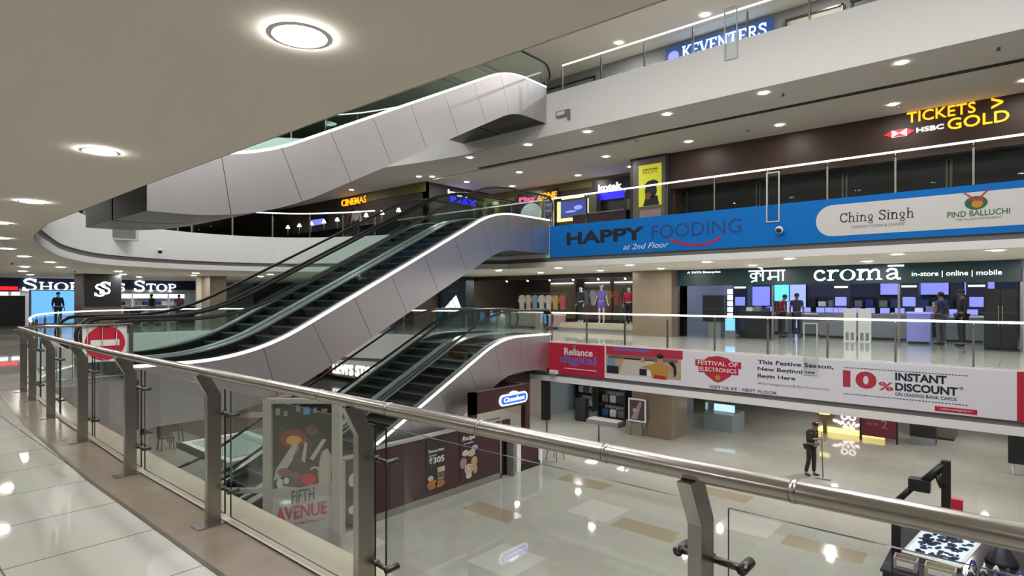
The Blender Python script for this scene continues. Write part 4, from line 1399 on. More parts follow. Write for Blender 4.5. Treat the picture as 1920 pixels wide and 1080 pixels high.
for du, dv in ((.0, .0), (.20, .10)):
    S = [(a * .75 + du * 1.0 - .02 + .12, b * .56 + dv) for a, b in GL['S'][1][0][0]]
    mb.stroke(f, S, .085, .0, .01).stroke(f, [(S[0][0] + .03, S[0][1] - .05), (S[0][0] + .03, S[0][1] + .12)], .03, 0, .01).stroke(f, [(S[-1][0] - .03, S[-1][1] - .12), (S[-1][0] - .03, S[-1][1] + .05)], .03, 0, .01)
part(mb, 'letter_mark', t)
t = thing('advertising_screen', 'bright sky-blue screen at the department store entrance', 'screen', (-40.4, 8, 0))
part(MB(GREY).box(-40.6, -40.42, 6.9, 9.4, 0, 1.95), 'screen_frame', t)
part(MB(ECY).box(-40.42, -40.40, 6.98, 9.3, .1, 1.9), 'screen_panel', t)
t = thing('showcase', 'black display panel with small pale lit cubes under the red neon strip', 'showcase', (-40.6, 5.7, 0))
part(MB(BLACK).box(-40.7, -40.6, 4.5, 6.75, 0, 1.62), 'panel_board', t)
mb = MB(EW)
for j in range(4):
    mb.box(-40.66, -40.6, 4.75 + j * .48, 5.08 + j * .48, 1.64, 1.82)
part(mb, 'lit_cubes', t)
t = thing('neon_sign', 'red neon strip sign at the far left beyond the walkway', 'sign', (-40.98, 5.4, 2))
part(MB(ER).box(-40.98, -40.92, 4.6, 6.5, 1.92, 2.12), 'neon_strip', t)
part(MB(BLACK).box(-41, -40.98, 4.5, 6.55, 1.86, 2.2), 'sign_board', t)
struct(MB(PIER).box(-31.4, -30.4, 12.2, 13.0, 0, 2.6), 'wall_pier_store')
struct(MB(M('pale_stone', (.5, .46, .38), .5)).box(-31.6, -31.4, 12.0, 13.0, 0, 2.6), 'trim_pier_edge')
figure('mannequin', 'mannequin in a dark top and shorts in front of the sky-blue screen', 'mannequin', (-39.2, 7.9, 0), 1.7, None, 1.80, (.03, .03, .07), (.05, .03, .05), (.02, .02, .06), PLASTIC, (.02, .02, .02), None, False, 1.5, False)
figure('mannequin', 'mannequin in black behind the store screen pillar', 'mannequin', (-39.6, 9.6, 0), 1.4, None, 1.80, (.015, .015, .03), (.015, .015, .02), None, PLASTIC, (.02, .02, .02), None, False, 1.8, False)
figure('person', 'person in a reddish-brown top walking out of the department store', 'person', (-38.6, 13.7, 0), 1.2, {'lank': (.10, -.16, .10), 'ltoe': (.11, -.32, .045), 'rank': (-.10, .2, .11), 'rtoe': (-.11, .06, .04)}, 1.68, (.14, .06, .055), (.08, .06, .03))
figure('person', 'person in a black top standing inside the department store doorway', 'person', (-39.8, 12.6, 0), .4, None, 1.72, (.012, .012, .02), (.3, .3, .3))
for i in range(6):
    y = 9.9 + i * 1.05
    t = thing('store_shelf', '%s white shelf unit from the left along the department store wall' % ORD[i], 'shelf', (-42.8, y, 0), 'department store shelves')
    mb = MB(WHITE).box(-43.1, -43.05, y - .48, y + .48, 0, 1.75)
    for z in (.1, .55, 1.0, 1.45):
        mb.box(-43.05, -42.7, y - .48, y + .48, z, z + .03)
    part(mb, 'shelf_frame', t)
    part(MB(EW).box(-43.04, -42.98, y - .44, y + .44, 1.5, 1.72), 'lit_back_panel', t)
    for k in range(3):
        for j in range(2):
            one(MB([BLACK, cloth((.3, .2, .15)), INKN, BANG][(i + k + j) % 4]).box(-42.98, -42.75, y - .36 + j * .4, y - .06 + j * .4, .13 + k * .45, .36 + k * .45), 'boxed_item',
                '%s boxed item on the %s shelf of the %s white shelf unit' % (('left', 'right')[j], ('lowest', 'second', 'third')[k], ORD[i]), 'box', (-42.85, y, .13 + k * .45), 'items on the department store shelves')
for i, (y, c) in enumerate(((5.2, BLACK), (10.6, BLACK), (11.6, GREY), (14.6, BLACK))):
    counter(-40.2, -39.6, y - .4, y + .4, .95, '%s dark counter from the left before the department store' % ORD[i], c, BLACK)
for i in range(5):
    for j in range(2):
        y = 6 + i * 2.1
        tt = thing('panel_light', 'flat light panel in the department store ceiling', 'ceiling light', (-44.2 + j * 2, y, 2.6), 'department store light panels')
        MB(WHITE).box(-.4, .4, -.4, .4, -.02, -.001).build('light_frame', tt)
        MB(DIFFS).box(-.36, .36, -.36, .36, -.026, -.02).build('diffuser', tt)
# dark shop beyond the escalators on the first floor
t = thing('shop_window_display', 'dim blue shop window with pale letters behind the far escalator', 'shop window', (-33, 21.7, 0))
part(MB(BLACK).box(-37, -28, 21.72, 21.8, 0, 2.5), 'window_frame', t)
part(MB(M('dim_blue', (.03, .05, .10), .3, em=(.05, .09, .22), es=.7)).box(-36.7, -28.4, 21.70, 21.72, .2, 1.9), 'lit_back_panel', t)
part(MB(EW).text(FX(-34.6, 21.7, 1.45), 'CAY', 0, 0, 1.3, .4, 0, .02), 'shop_lettering', t)

# no-entry fence on the first-floor landing
t = thing('barrier_fence', 'steel barrier fence with a no-entry sign at the foot of the escalator', 'fence', (-12.45, 2.8, 0))
mb = MB(STEEL).tube([(-12.45, 2.05, 1.05), (-12.45, 3.62, 1.05)], .025, 10)
part(mb, 'top_rail', t)
part(MB(STEEL).tube([(-12.45, 2.05, .12), (-12.45, 3.6, .12)], .018, 8), 'bottom_rail', t)
for y in (2.05, 3.6):
    part(MB(STEEL).box(-12.475, -12.425, y - .03, y + .03, 0, 1.05), 'post', t)
for i in range(6):
    y = 2.27 + i * .22
    part(MB(STEEL).tube([(-12.45, y, .12), (-12.45, y, 1.04)], .008, 6), 'bar', t)
t = thing('no_entry_sign', 'round red no-entry sign with a white bar tied to the barrier fence', 'sign', (-12.47, 3.2, .72))
f = FY(-12.475, 3.2, .72)
part(MB(WHITE).rect(f, -.34, .34, -.33, .33, -.012, -.004), 'sign_board', t)
part(MB(ER if 0 else RED).ell(f, 0, 0, .31, .31, -.004, .002, 32), 'red_disc', t)
part(MB(WHITE).rect(f, -.22, .22, -.05, .06, .002, .005), 'white_bar', t)
one(MB(BLACK).box(-17.2, -12.6, -1.5, 1.2, .001, .03), 'floor_mat', 'black entrance mat on the walkway past the end of the near railing', 'mat')
# lit shop front reflected at the far left of the walkway
t = thing('storefront', 'dark shop front with a low gold light strip at the far end of the walkway', 'shop front', (-40.9, 1.5, 0))
part(MB(WALLD).box(-40.99, -40.9, -2.5, 4.2, 0, 2.2), 'front_panel', t)
part(MB(EYS).box(-40.9, -40.88, .5, 3.8, .3, .55), 'lit_strip', t)

# ------------------------------------------------------------------ second floor: cinema level
ZS = Z3 - 1.35
struct(MB(BROWNW).box(-9.6, XR, 19.8, 20.0, 5.45, ZS).box(-9.6, -9.5, 20.0, 21.8, Z2, ZS), 'wall_cinema_brown')
struct(MB(M('recess_black', (.012, .012, .013), .25)).box(-9.5, XR, 20.6, 20.7, Z2, 5.45), 'wall_cinema_recess')
struct(MB(WALLD).box(-20.2, -9.6, 21.8, 22.0, Z2, ZS), 'wall_cinema_back')
struct(MB(OLIVE).box(-20.2, -11.1, 21.76, 21.8, 6.38, ZS), 'trim_olive_uplight_back')  # olive strip paints uplight spill along the wall top
struct(MB(WALLD).box(-20.4, -20.2, 17.4, 22.0, Z2, ZS), 'wall_cinema_return')
struct(MB(M('wall_cinema_umber', (.05, .03, .02), .6)).box(-46, -20.2, 17.4, 17.6, Z2, ZS), 'wall_cinema_entrance')
struct(MB(OLIVE).box(-25.5, -20.2, 17.36, 17.4, 6.30, ZS), 'trim_olive_uplight_entrance')  # painted uplight spill above the cinema letters
t = thing('ticket_sign', 'yellow lit ticket and gold hall sign with a red and white bank emblem', 'sign', (-1.4, 19.8, 6.3))
f = FX(0, 19.8, 0)
part(MB(EY).text(f, 'TICKETS', -2.42, 6.44, 1.52, .29, 0, .05, .004), 'upper_lettering', t)
part(MB(EY).text(f, '>', -.58, 6.46, .24, .28, 0, .05, .004), 'arrow_mark', t)
part(MB(EY).text(f, 'GOLD', -1.50, 6.08, 1.28, .30, 0, .05, .006), 'lower_lettering', t)
u0, v0 = -2.60, 6.20
mb = MB(EW).rect(f, u0 - .18, u0 + .18, v0 - .10, v0 + .10, 0, .03).use(ER).poly(f, [(u0 - .18, v0 - .10), (u0 - .18, v0 + .10), (u0 - .36, v0)], 0, .04).poly(f, [(u0 + .18, v0 - .10), (u0 + .36, v0), (u0 + .18, v0 + .10)], 0, .04)
mb.poly(f, [(u0 - .18, v0 + .10), (u0, v0), (u0 + .18, v0 + .10)], .03, .04).poly(f, [(u0 - .18, v0 - .10), (u0 + .18, v0 - .10), (u0, v0)], .03, .04)
part(mb, 'bank_emblem', t, 'red and white hexagonal emblem')
part(MB(EW).text(f, 'HSBC', -2.20, 6.14, .62, .13, 0, .03, .02), 'bank_lettering', t, 'white bank letters')
# dark glass doors under the brown wall
for i in range(6):
    x = -9.3 + i * 2.6
    o = struct(MB(STEELD).box(x, x + .05, 20.50, 20.58, Z2, 5.45).box(x + 2.5, x + 2.55, 20.50, 20.58, Z2, 5.45), 'window_%d' % (i + 10))
    MB(M('black_glass', (.012, .012, .013), .35, spec=.3)).box(x + .05, x + 2.5, 20.53, 20.55, Z2, 5.45).build('pane', o)
# yellow film poster
struct(MB(WALLD).box(-11.15, -9.6, 19.7, 21.8, Z2, ZS), 'wall_poster_pier')
t = thing('film_poster', 'tall lit yellow poster with a dark silhouette in a hat', 'poster', (-10.4, 19.68, 4.2))
f = FX(-11.0, 19.7, 4.15)
part(MB(M('frame_grey', (.14, .13, .11), .4)).rect(f, 0, 1.30, 0, 2.5, 0, .06), 'poster_frame', t)
mb = MB(EYG).rect(f, .24, 1.16, .75, 2.28, .06, .07)
mb.use(INKB).ell(f, .74, 1.30, .24, .27, .07, .08).poly(f, [(.42, 1.48), (.62, 1.66), (.86, 1.70), (1.04, 1.62), (.98, 1.44), (.7, 1.42)], .07, .085).poly(f, [(.42, .76), (1.08, .76), (1.0, 1.1), (.55, 1.12)], .07, .08)
mb.use(M('print_rust', (.25, .09, .02), .5)).ell(f, .64, 1.12, .12, .14, .08, .09).use(INKO).text(f, 'FILM', .42, 1.95, .55, .08, .07, .08)
mb.use(INKB).text(f, 'NOW SHOWING', .42, 2.06, .6, .07, .07, .08)
part(mb, 'poster_print', t)
part(MB(M('print_mauve', (.35, .25, .25), .5)).rect(f, .28, 1.14, .35, .62, .06, .07), 'credits_strip', t)
# lit signs on the back wall
t = thing('bank_sign', 'white bank name over a glowing blue block left of the yellow poster', 'sign', (-13.2, 21.76, 6.1))
f = FX(0, 21.74, 0)
part(MB(BLACK).rect(f, -14.2, -12.2, 5.7, 6.62, -.02, 0), 'sign_board', t)
part(MB(EW).text(f, 'kotak', -13.86, 6.12, 1.16, .30, 0, .03, .03), 'bank_lettering', t)
part(MB(EB).rect(f, -14.0, -12.55, 5.74, 6.06, 0, .03), 'blue_block', t)
t = thing('play_area_sign', 'magenta and orange lit lettering above the pale round screen', 'sign', (-17.2, 21.7, 6.2))
part(MB(EM).text(f, 'Play', -18.35, 6.08, 1.0, .28, 0, .03, .015), 'magenta_lettering', t)
part(MB(EO).text(f, 'ZONE', -17.25, 6.14, 1.15, .28, 0, .03, .02), 'orange_lettering', t)
part(MB(BLACK).rect(f, -18.5, -16.0, 5.95, 6.55, -.02, 0), 'sign_board', t)
t = thing('gold_hall_sign', 'small white and amber lit sign beside the tall escalator top', 'sign', (-20.0, 20.5, 6.2))
f3 = FX(0, 21.74, 0)
part(MB(EW).text(f3, 'HSBC', -20.1, 6.18, .45, .16, 0, .02), 'white_lettering', t)
part(MB(M('dim_amber', (.3, .18, .02), .4, em=(.5, .28, .02), es=.8)).text(f3, 'GOLD', -19.55, 6.2, .85, .2, 0, .02), 'amber_lettering', t)
t = thing('cinema_hall_sign', 'white bank name over glowing blue film format letters on the dark return wall', 'sign', (-20.2, 19.6, 6.2))
f = FY(-20.2, 0, 0)
part(MB(EW).text(f, 'kotak', 18.75, 6.34, 1.25, .24, 0, .03, .02), 'bank_lettering', t)
part(MB(EB).text(f, 'IMAX', 18.9, 5.94, 1.75, .34, 0, .03, .04), 'blue_lettering', t)
t = thing('cinema_sign', 'amber lit letters on the umber wall under the uppermost escalator', 'sign', (-25.8, 17.4, 6.4))
part(MB(EO).text(FX(-26.85, 17.4, 6.28), 'CINEMAS', 0, 0, 2.2, .34, 0, .05, .01), 'amber_lettering', t)
# screens and displays on the cinema level
t = thing('video_screen', 'dark blue video screen in a pale yellow frame on the cinema back wall', 'screen', (-15.1, 21.7, 5.6))
f = FX(0, 21.7, 0)
part(MB(EYS).rect(f, -16.05, -15.88, 5.05, 5.9, -.03, .01).rect(f, -14.42, -14.25, 5.05, 5.9, -.03, .01).rect(f, -16.05, -14.25, 4.98, 5.12, -.03, .01).rect(f, -15.8, -14.6, 5.98, 6.05, -.03, .01).rect(f, -15.6, -14.8, 5.2, 5.8, -.1, -.03), 'lit_frame', t)
part(MB(M('dark_blue_screen', (.02, .03, .1), .3, em=(.03, .06, .30), es=.9)).rect(f, -15.85, -14.45, 5.15, 5.9, -.03, .0), 'screen_panel', t)
part(MB(EV).ell(f, -14.9, 5.55, .22, .10, 0, .01).ell(f, -15.3, 5.4, .3, .05, 0, .01), 'screen_image', t)
t = thing('round_display', 'pale round display panel on the cinema back wall', 'display', (-17.6, 21.5, 5.3))
f = FX(-17.5, 21.6, 5.45)
part(MB(M('pale_mint', (.40, .46, .44), .5, em=(.35, .42, .40), es=.45)).ell(f, 0, 0, .62, .55, 0, .05, 32), 'disc_panel', t)
part(MB(STEEL).rect(f, -.05, .05, -1.45, -.5, -.04, 0).rect(f, -.4, .4, -1.45, -1.4, -.15, .2), 'stand', t)
t = thing('menu_board', 'grey framed menu board beside the pale round display', 'sign', (-16.5, 21.6, 5.4))
f = FX(-16.75, 21.6, 4.75)
part(MB(BANG).rect(f, 0, .55, 0, 1.3, -.06, 0).rect(f, .1, .45, .2, 1.1, -.2, -.06), 'board_frame', t)
part(MB(M('menu_blue', (.07, .12, .2), .5)).rect(f, .04, .44, .12, 1.24, 0, .01).use(INKW).text(f, 'MENU', .08, 1.0, .3, .1, .01, .015).text(f, 'POPCORN', .08, .75, .32, .08, .01, .015).text(f, 'COLA', .08, .5, .3, .08, .01, .015), 'menu_print', t)
for i, (x, a, b) in enumerate(((-13.95, Z2, 6.0), (-12.1, Z2, 5.6))):
    one(MB(M('column_taupe', (.10, .08, .06), .5)).box(x - .2, x + .2, 21.4, 21.75, a, b), 'wall_column', 'narrow taupe column %s the blue-block bank sign' % ('left below', 'right below')[i], 'column')
counter(-19.5, -17.9, 20.4, 21.1, 1.05, 'dark ticket counter below the magenta and orange sign', GREY, BLACK, z=Z2)
counter(-14.2, -11.6, 20.2, 21.0, 1.0, 'dark snack counter below the blue-block bank sign', GREY, MAROON, z=Z2)
for i in range(9):
    x = -31.5 + i * 1.25
    t = thing('counter_lamp', '%s small bright lamp from the left along the cinema foyer counter' % ORD[i], 'lamp', (x, 16.9, Z2 + 1.0), 'lamps on the cinema foyer counter')
    part(MB(STEELD).lathe([(.07, 0), (.02, .03), (.02, .45)], (x, 16.9, Z2 + 1.0), 10), 'lamp_stem', t)
    part(MB(M('small_lamp', (.9, .9, .9), .4, em=(.95, .95, 1), es=4)).lathe([(.12, .45), (.05, .62), (.01, .63)], (x, 16.9, Z2 + 1.0), 10), 'lamp_shade', t)
counter(-32, -21, 16.6, 17.2, 1.0, 'long dark foyer counter under the cinema letters', BLACK, BLACK, z=Z2)
t = thing('info_screen', 'small blue information screen behind the cinema foyer counter', 'screen', (-29, 17.3, 5.6))
part(MB(BLACK).box(-29.9, -28.3, 17.3, 17.38, 5.45, 5.85), 'bezel', t)
part(MB(EV).box(-29.8, -28.4, 17.28, 17.3, 5.5, 5.8), 'screen_panel', t)
figure('person', 'person in a white shirt standing in front of the cinema foyer counter', 'person', (-22.9, 15.6, Z2), .3, None, 1.74, (.6, .58, .56), (.04, .035, .04), sleeves=1.9)
figure('person', 'person in a dark brown top beside the one in the white shirt', 'person', (-23.9, 15.9, Z2), -.2, None, 1.66, (.12, .05, .03), (.03, .03, .04))

# ------------------------------------------------------------------ third floor
struct(MB(M('top_wall_grey', (.26, .25, .25), .6)).box(-46, XR, 21.8, 22, Z3, 11.6), 'wall_third_back')
t = thing('cafe_sign', 'blue backed white serif letters behind the top gallery railing', 'sign', (-8.6, 21.7, 10.6))
part(MB(M('sign_navy_glow', (.02, .05, .15), .4, em=(.03, .08, .25), es=.6)).box(-10.7, -6.6, 21.7, 21.8, 10.6, 11.45), 'sign_board', t)
part(serif(MB(M('lit_ice_blue', (.5, .6, .9), .4, em=(.45, .62, 1), es=2.2)), FX(-10.0, 21.7, 10.86), 'KEVENTERS', 0, 0, 3.2, .46, 0, .05), 'cafe_lettering', t)
part(MB(EV).ell(FX(-10.35, 21.7, 11.05), 0, 0, .22, .2, 0, .04), 'round_logo', t)
t = thing('shop_sign', 'small white lit letters low behind the left end of the top gallery railing', 'sign', (-13, 19, 9.3))
part(MB(EW).text(FX(-13.4, 21.7, 10.75), 'BIG CHILL', 0, 0, 2.4, .22, 0, .03, .02), 'lettering', t)
part(MB(GREY).box(-13.6, -10.75, 21.7, 21.8, 10.65, 11.05), 'sign_board', t)
for i, (x0, x1, m) in enumerate(((-6.2, -4.4, M('shop_beige', (.45, .42, .34), .6)), (-4.2, -2.6, M('shop_slate', (.2, .22, .24), .6)), (-2.3, 0, M('shop_violet', (.1, .08, .2), .6)), (-17, -14, M('shop_green_grey', (.22, .26, .24), .6)))):
    t = thing('shop_window_display', '%s' % ('beige shop window right of the blue cafe letters', 'slate shop window beside the beige one on the top gallery', 'dark violet shop window at the top right', 'grey-green shop window at the left of the top gallery')[i], 'shop window', (x0, 21.7, Z3))
    part(MB(m).box(x0, x1, 21.72, 21.8, Z3, 11.2), 'back_panel', t)
    part(MB(STEELD).box(x0, x0 + .06, 21.66, 21.72, Z3, 11.2).box(x1 - .06, x1, 21.66, 21.72, Z3, 11.2).box(x0, x1, 21.66, 21.72, 11.14, 11.2), 'window_frame', t)
    part(MB(BANG).box(x0 + .3, x0 + .8, 21.60, 21.70, 10.2, 10.9), 'display_card', t)

# ------------------------------------------------------------------ ground floor
ZGC = -1.4
struct(MB(WALLB).box(-46, -16.9, 21.8, 22, ZG, ZGC).box(-46, -45.8, 2, 22, ZG, ZGC), 'wall_ground_left')
struct(MB(M('luggage_wall', (.30, .34, .36), .6)).box(-16.9, -11.9, 27, 27.1, ZG, ZGC).box(-16.95, -16.85, 21.8, 27, ZG, ZGC), 'wall_luggage_shop')
struct(MB(M('corridor_wall', (.30, .28, .24), .5)).box(-10.2, XR, 31, 31.2, ZG, ZGC), 'wall_ground_corridor')
# food kiosk
t = thing('food_kiosk', 'long maroon food kiosk beside the foot of the lowest escalator', 'kiosk', (-12.05, 11, ZG))
part(MB(MAROON).box(-12.12, -12.04, 8.4, 13.35, -3.82, -2.22), 'side_panel', t)
part(MB(M('plinth_grey', (.22, .20, .18), .4)).box(-12.13, -12.02, 8.4, 13.4, ZG, -3.82), 'plinth', t, 'grey plinth')
part(MB(ALU).box(-12.16, -12.0, 8.35, 13.4, -2.22, -2.15), 'top_rail', t, 'pale metal capping')
for y in (8.4, 13.36):
    part(MB(ALU).box(-12.1, -12.02, y - .02, y + .02, ZG, -2.2), 'corner_post', t)
part(MB(M('recess_maroon', (.03, .008, .01), .5)).box(-12.3, -12.2, 13.4, 14.0, ZG, -2.3), 'door_panel', t)
part(MB(MAROON).box(-12.1, -11.9, 12.0, 14.6, -1.85, -1.22).box(-13.6, -12.1, 14.4, 14.6, -1.5, -1.22).box(-13.6, -13.4, 14.6, 16.2, -1.5, -1.22).box(-13.6, -13.4, 16.2, 16.45, ZG, -1.22).box(-12.1, -11.9, 12.0, 12.2, -2.15, -1.22), 'canopy', t, 'maroon canopy frame')
t = thing('kiosk_sign', 'blue lit rounded sign with a white outline on the kiosk canopy', 'sign', (-11.9, 13.8, -1.6))
f = FY(-11.9, 13.8, -1.60)
part(MB(EW).rrect(f, -.66, .66, -.17, .17, .16, 0, .03).ell(f, 0, .14, .22, .1, 0, .03), 'sign_outline', t)
part(MB(M('lit_royal_blue', (.02, .1, .8), .4, em=(.01, .09, .8), es=1.5)).rrect(f, -.60, .60, -.125, .125, .12, .03, .04), 'sign_board', t)
part(MB(EW).text(f, 'Cinnabon', -.48, -.06, .96, .14, .04, .05, .01, .2), 'sign_lettering', t)
t = thing('kiosk_poster', 'black kiosk poster with a rupee price above a drink and pastries', 'poster', (-12.04, 10.7, -3.65))
f = FY(-12.04, 10.38, -3.68)
part(MB(M('poster_black', (.018, .016, .016), .4)).rect(f, 0, .70, 0, 1.36, 0, .02), 'poster_board', t)
mb = MB(INKW).text(f, 'Favourites', .08, 1.02, .55, .09, .02, .026).text(f, 'FROM', .1, .92, .25, .04, .02, .026).text(f, '305', .24, .72, .40, .16, .02, .026, .02)
mb.stroke(f, [(.09, .88), (.21, .88)], .018, .02, .026).stroke(f, [(.09, .83), (.21, .83)], .018, .02, .026).stroke(f, [(.11, .88), (.18, .86), (.18, .80), (.10, .79), (.19, .72)], .02, .02, .026)
part(mb, 'poster_lettering', t, 'white price lettering')
mb = MB(M('print_rust_orange', (.38, .13, .04), .6)).ell(f, .2, .16, .18, .13, .02, .03).ell(f, .48, .13, .18, .10, .02, .03).use(M('print_cream', (.5, .42, .32), .6)).ell(f, .14, .34, .1, .07, .02, .03).poly(f, [(.42, .25), (.62, .25), (.66, .58), (.38, .58)], .02, .032).use(M('print_mocha', (.16, .07, .04), .6)).poly(f, [(.43, .28), (.61, .28), (.64, .45), (.40, .45)], .032, .036)
part(mb, 'food_picture', t)
t = thing('kiosk_poster', 'maroon kiosk poster showing a heap of round pastries under white script', 'poster', (-12.04, 12.0, -3.65))
f = FY(-12.04, 11.62, -3.68)
part(MB(M('poster_dark', (.03, .012, .016), .4)).rect(f, 0, .74, 0, 1.40, 0, .015), 'poster_board', t)
part(MB(INKW).text(f, 'Recipe', .1, 1.08, .52, .16, .015, .02, .012, .25).text(f, 'for happiness', .16, 1.0, .4, .05, .015, .02), 'poster_lettering', t, 'white script')
mb = MB(M('print_bun_pink', (.42, .22, .22), .6)).ell(f, .14, .48, .13, .15, .015, .02).use(M('print_bun_cream', (.58, .50, .42), .6)).ell(f, .36, .28, .17, .15, .02, .025).ell(f, .22, .76, .13, .09, .02, .025).ell(f, .46, .72, .15, .1, .025, .03).ell(f, .36, .09, .12, .09, .015, .02)
mb.use(M('print_bun_tan', (.48, .32, .12), .6)).ell(f, .58, .46, .13, .14, .02, .025).ell(f, .62, .22, .09, .13, .015, .02).use(M('print_bun_lilac', (.4, .35, .45), .6)).ell(f, .6, .85, .13, .08, .015, .02)
mb.use(M('print_swirl', (.3, .17, .1), .6)).ring(f, .36, .28, .12, .10, .02, .02, .025, .028, 16).ring(f, .46, .72, .1, .06, .02, .015, .03, .033, 16).ring(f, .14, .48, .08, .09, .02, .02, .02, .024, 16)
part(mb, 'pastry_picture', t)
t = thing('kiosk_counter', 'white-edged maroon counter at the far end of the food kiosk', 'counter', (-12.2, 14.8, ZG))
part(MB(MAROON).box(-12.6, -12.1, 14.35, 15.3, ZG, -3.1), 'counter_body', t)
part(MB(WHITE).box(-12.62, -12.05, 14.15, 14.35, ZG, -3.05).box(-12.62, -12.05, 15.3, 15.45, ZG, -3.05).box(-12.62, -12.05, 14.15, 15.45, -3.1, -3.05), 'counter_edge', t, 'white edging')
part(MB(BLACK).box(-12.1, -12.02, 14.35, 15.3, ZG, -3.85), 'kick_board', t)
t = thing('kiosk_gate', 'grey half-open gate beside the kiosk counter', 'gate', (-12.1, 13.95, ZG))
part(MB(M('gate_grey', (.20, .18, .16), .5)).box(-12.15, -11.85, 13.75, 13.82, ZG + .02, -2.6), 'gate_panel', t)
part(MB(STEELD).box(-12.18, -12.12, 13.72, 13.85, ZG, -2.55), 'gate_post', t)
t = thing('stool', 'thin-legged stool beside the kiosk counter', 'stool', (-12.0, 16.1, ZG))
part(MB(BLACK).box(-12.2, -11.8, 15.9, 16.3, -3.38, -3.33), 'seat', t)
for sx in (-1, 1):
    for sy in (-1, 1):
        part(MB(BLACK).tube([(-12 + sx * .15, 16.1 + sy * .15, -3.38), (-12 + sx * .22, 16.1 + sy * .22, ZG)], .014, 6), 'leg', t)
for i, (x, y) in enumerate(((-13.2, 17.2), (-11.4, 17.9))):
    t = thing('queue_post', 'slim black queue post on the ground floor, %s of the canopy leg' % ('left', 'right')[i], 'post', (x, y, ZG), 'queue posts')
    part(MB(BLACK).lathe([(.15, 0), (.15, .03), (.03, .05)], (x, y, ZG), 12), 'post_base', t)
    part(MB(BLACK).tube([(x, y, ZG + .04), (x, y, ZG + .98)], .028, 8), 'post_shaft', t)
# lounge poster column
CU, CVv = .7559, .6547
o0 = Vector((-11.7, 6.65, ZG))
t = thing('lounge_poster_frame', 'tall pale framed lounge poster standing in front of the escalator foot', 'poster', tuple(o0))
f = Fr(tuple(o0), (CU, CVv, 0), (0, 0, 1))
PG = M('frame_pale_olive', (.36, .34, .29), .45)
Hh = 3.36
for a, b in ((-.86, -.68), (.62, .80)):
    part(MB(PG).rect(f, a, b, 0, Hh, -.09, .09), 'frame_post', t)
part(MB(PG).rect(f, -.68, .62, Hh - .10, Hh, -.09, .09), 'top_bar', t)
part(MB(PG).rect(f, -1.9, -.86, 2.95, 3.06, -.05, .03).rect(f, -1.9, -.86, 1.32, 1.42, -.05, .03), 'side_bar', t)
part(MB(M('poster_charcoal', (.026, .024, .018), .45)).rect(f, -.68, .62, 0, Hh - .1, -.03, .0), 'poster_board', t)
mb = MB(M('print_mist', (.44, .44, .44), .6)).rect(f, -.68, .62, 0, 1.22, 0, .0035)
mb.use(M('print_mist_warm', (.36, .34, .31), .6)).poly(f, [(-.68, 1.0), (.62, 1.05), (.62, 1.42), (.2, 1.35), (-.1, 1.25), (-.45, 1.30), (-.68, 1.2)], .004, .007)
mb.use(M('print_glow_red', (.20, .03, .015), .6)).ell(f, -.24, 2.42, .30, .22, 0, .003).use(M('print_glow_yellow', (.55, .32, .03), .6)).ell(f, -.22, 2.38, .17, .11, .003, .006)
mb.use(M('print_sleeve', (.42, .38, .33), .6)).poly(f, [(-.66, 1.42), (-.5, 1.5), (-.28, 1.85), (-.1, 2.2), (-.2, 2.36), (-.42, 2.0), (-.6, 1.7)], .007, .010).poly(f, [(.33, 1.32), (.58, 1.3), (.60, 2.0), (.5, 2.2), (.38, 2.1), (.28, 1.7)], .007, .010)
mb.poly(f, [(-.06, 1.9), (.02, 2.36), (.08, 2.3), (.02, 1.85)], .010, .014).poly(f, [(.12, 1.95), (.40, 2.42), (.48, 2.40), (.20, 1.9)], .010, .014)
mb.use(M('print_vest', (.085, .045, .036), .6)).poly(f, [(-.30, 1.30), (.30, 1.35), (.34, 1.9), (.46, 2.34), (.18, 1.9), (.06, 1.75), (-.06, 2.2), (-.08, 2.38), (-.24, 2.0)], .007, .010)
mb.use(M('print_tie', (.05, .035, .05), .6)).poly(f, [(.02, 1.7), (.12, 1.75), (.17, 2.38), (.08, 2.42)], .014, .017).use(M('print_face_dark', (.13, .06, .04), .6)).ell(f, .17, 2.62, .14, .12, .004, .008)
mb.use(M('print_hand', (.20, .10, .07), .6)).ell(f, -.42, 1.62, .16, .10, .010, .014).ell(f, -.2, 1.56, .14, .07, .010, .014).use(M('print_glassware', (.5, .5, .5), .6)).ell(f, -.52, 1.36, .07, .12, .012, .016).ell(f, -.38, 1.42, .06, .08, .012, .016)
mb.use(M('print_cherry', (.48, .012, .04), .6)).ell(f, .10, 1.46, .16, .13, .014, .018).use(M('print_cream2', (.5, .44, .34), .6)).ring(f, .24, 1.66, .12, .10, .05, .04, .014, .018, 14, .2, 2.8)
mb.use(M('print_box', (.24, .22, .19), .6)).rect(f, -.62, -.52, 2.98, 3.14, .0, .004).rect(f, -.44, -.36, 2.96, 3.08, .0, .004).rect(f, -.18, -.08, 3.06, 3.24, .0, .004).rect(f, .2, .27, 3.04, 3.16, .0, .004).rect(f, .38, .5, 3.06, 3.14, 0, .004).use(M('print_sky', (.05, .28, .55), .6)).rect(f, -.02, .12, 3.0, 3.18, 0, .004)
mb.v = [(a, b, ZG + .30 + (c - ZG) * .905) for a, b, c in mb.v]
mb.use(M('print_mist', (.44, .44, .44), .6)).rect(f, -.68, .62, 0, .32, 0, .004)
part(mb, 'barman_picture', t, 'printed picture of a man in a dark vest with a red drink')
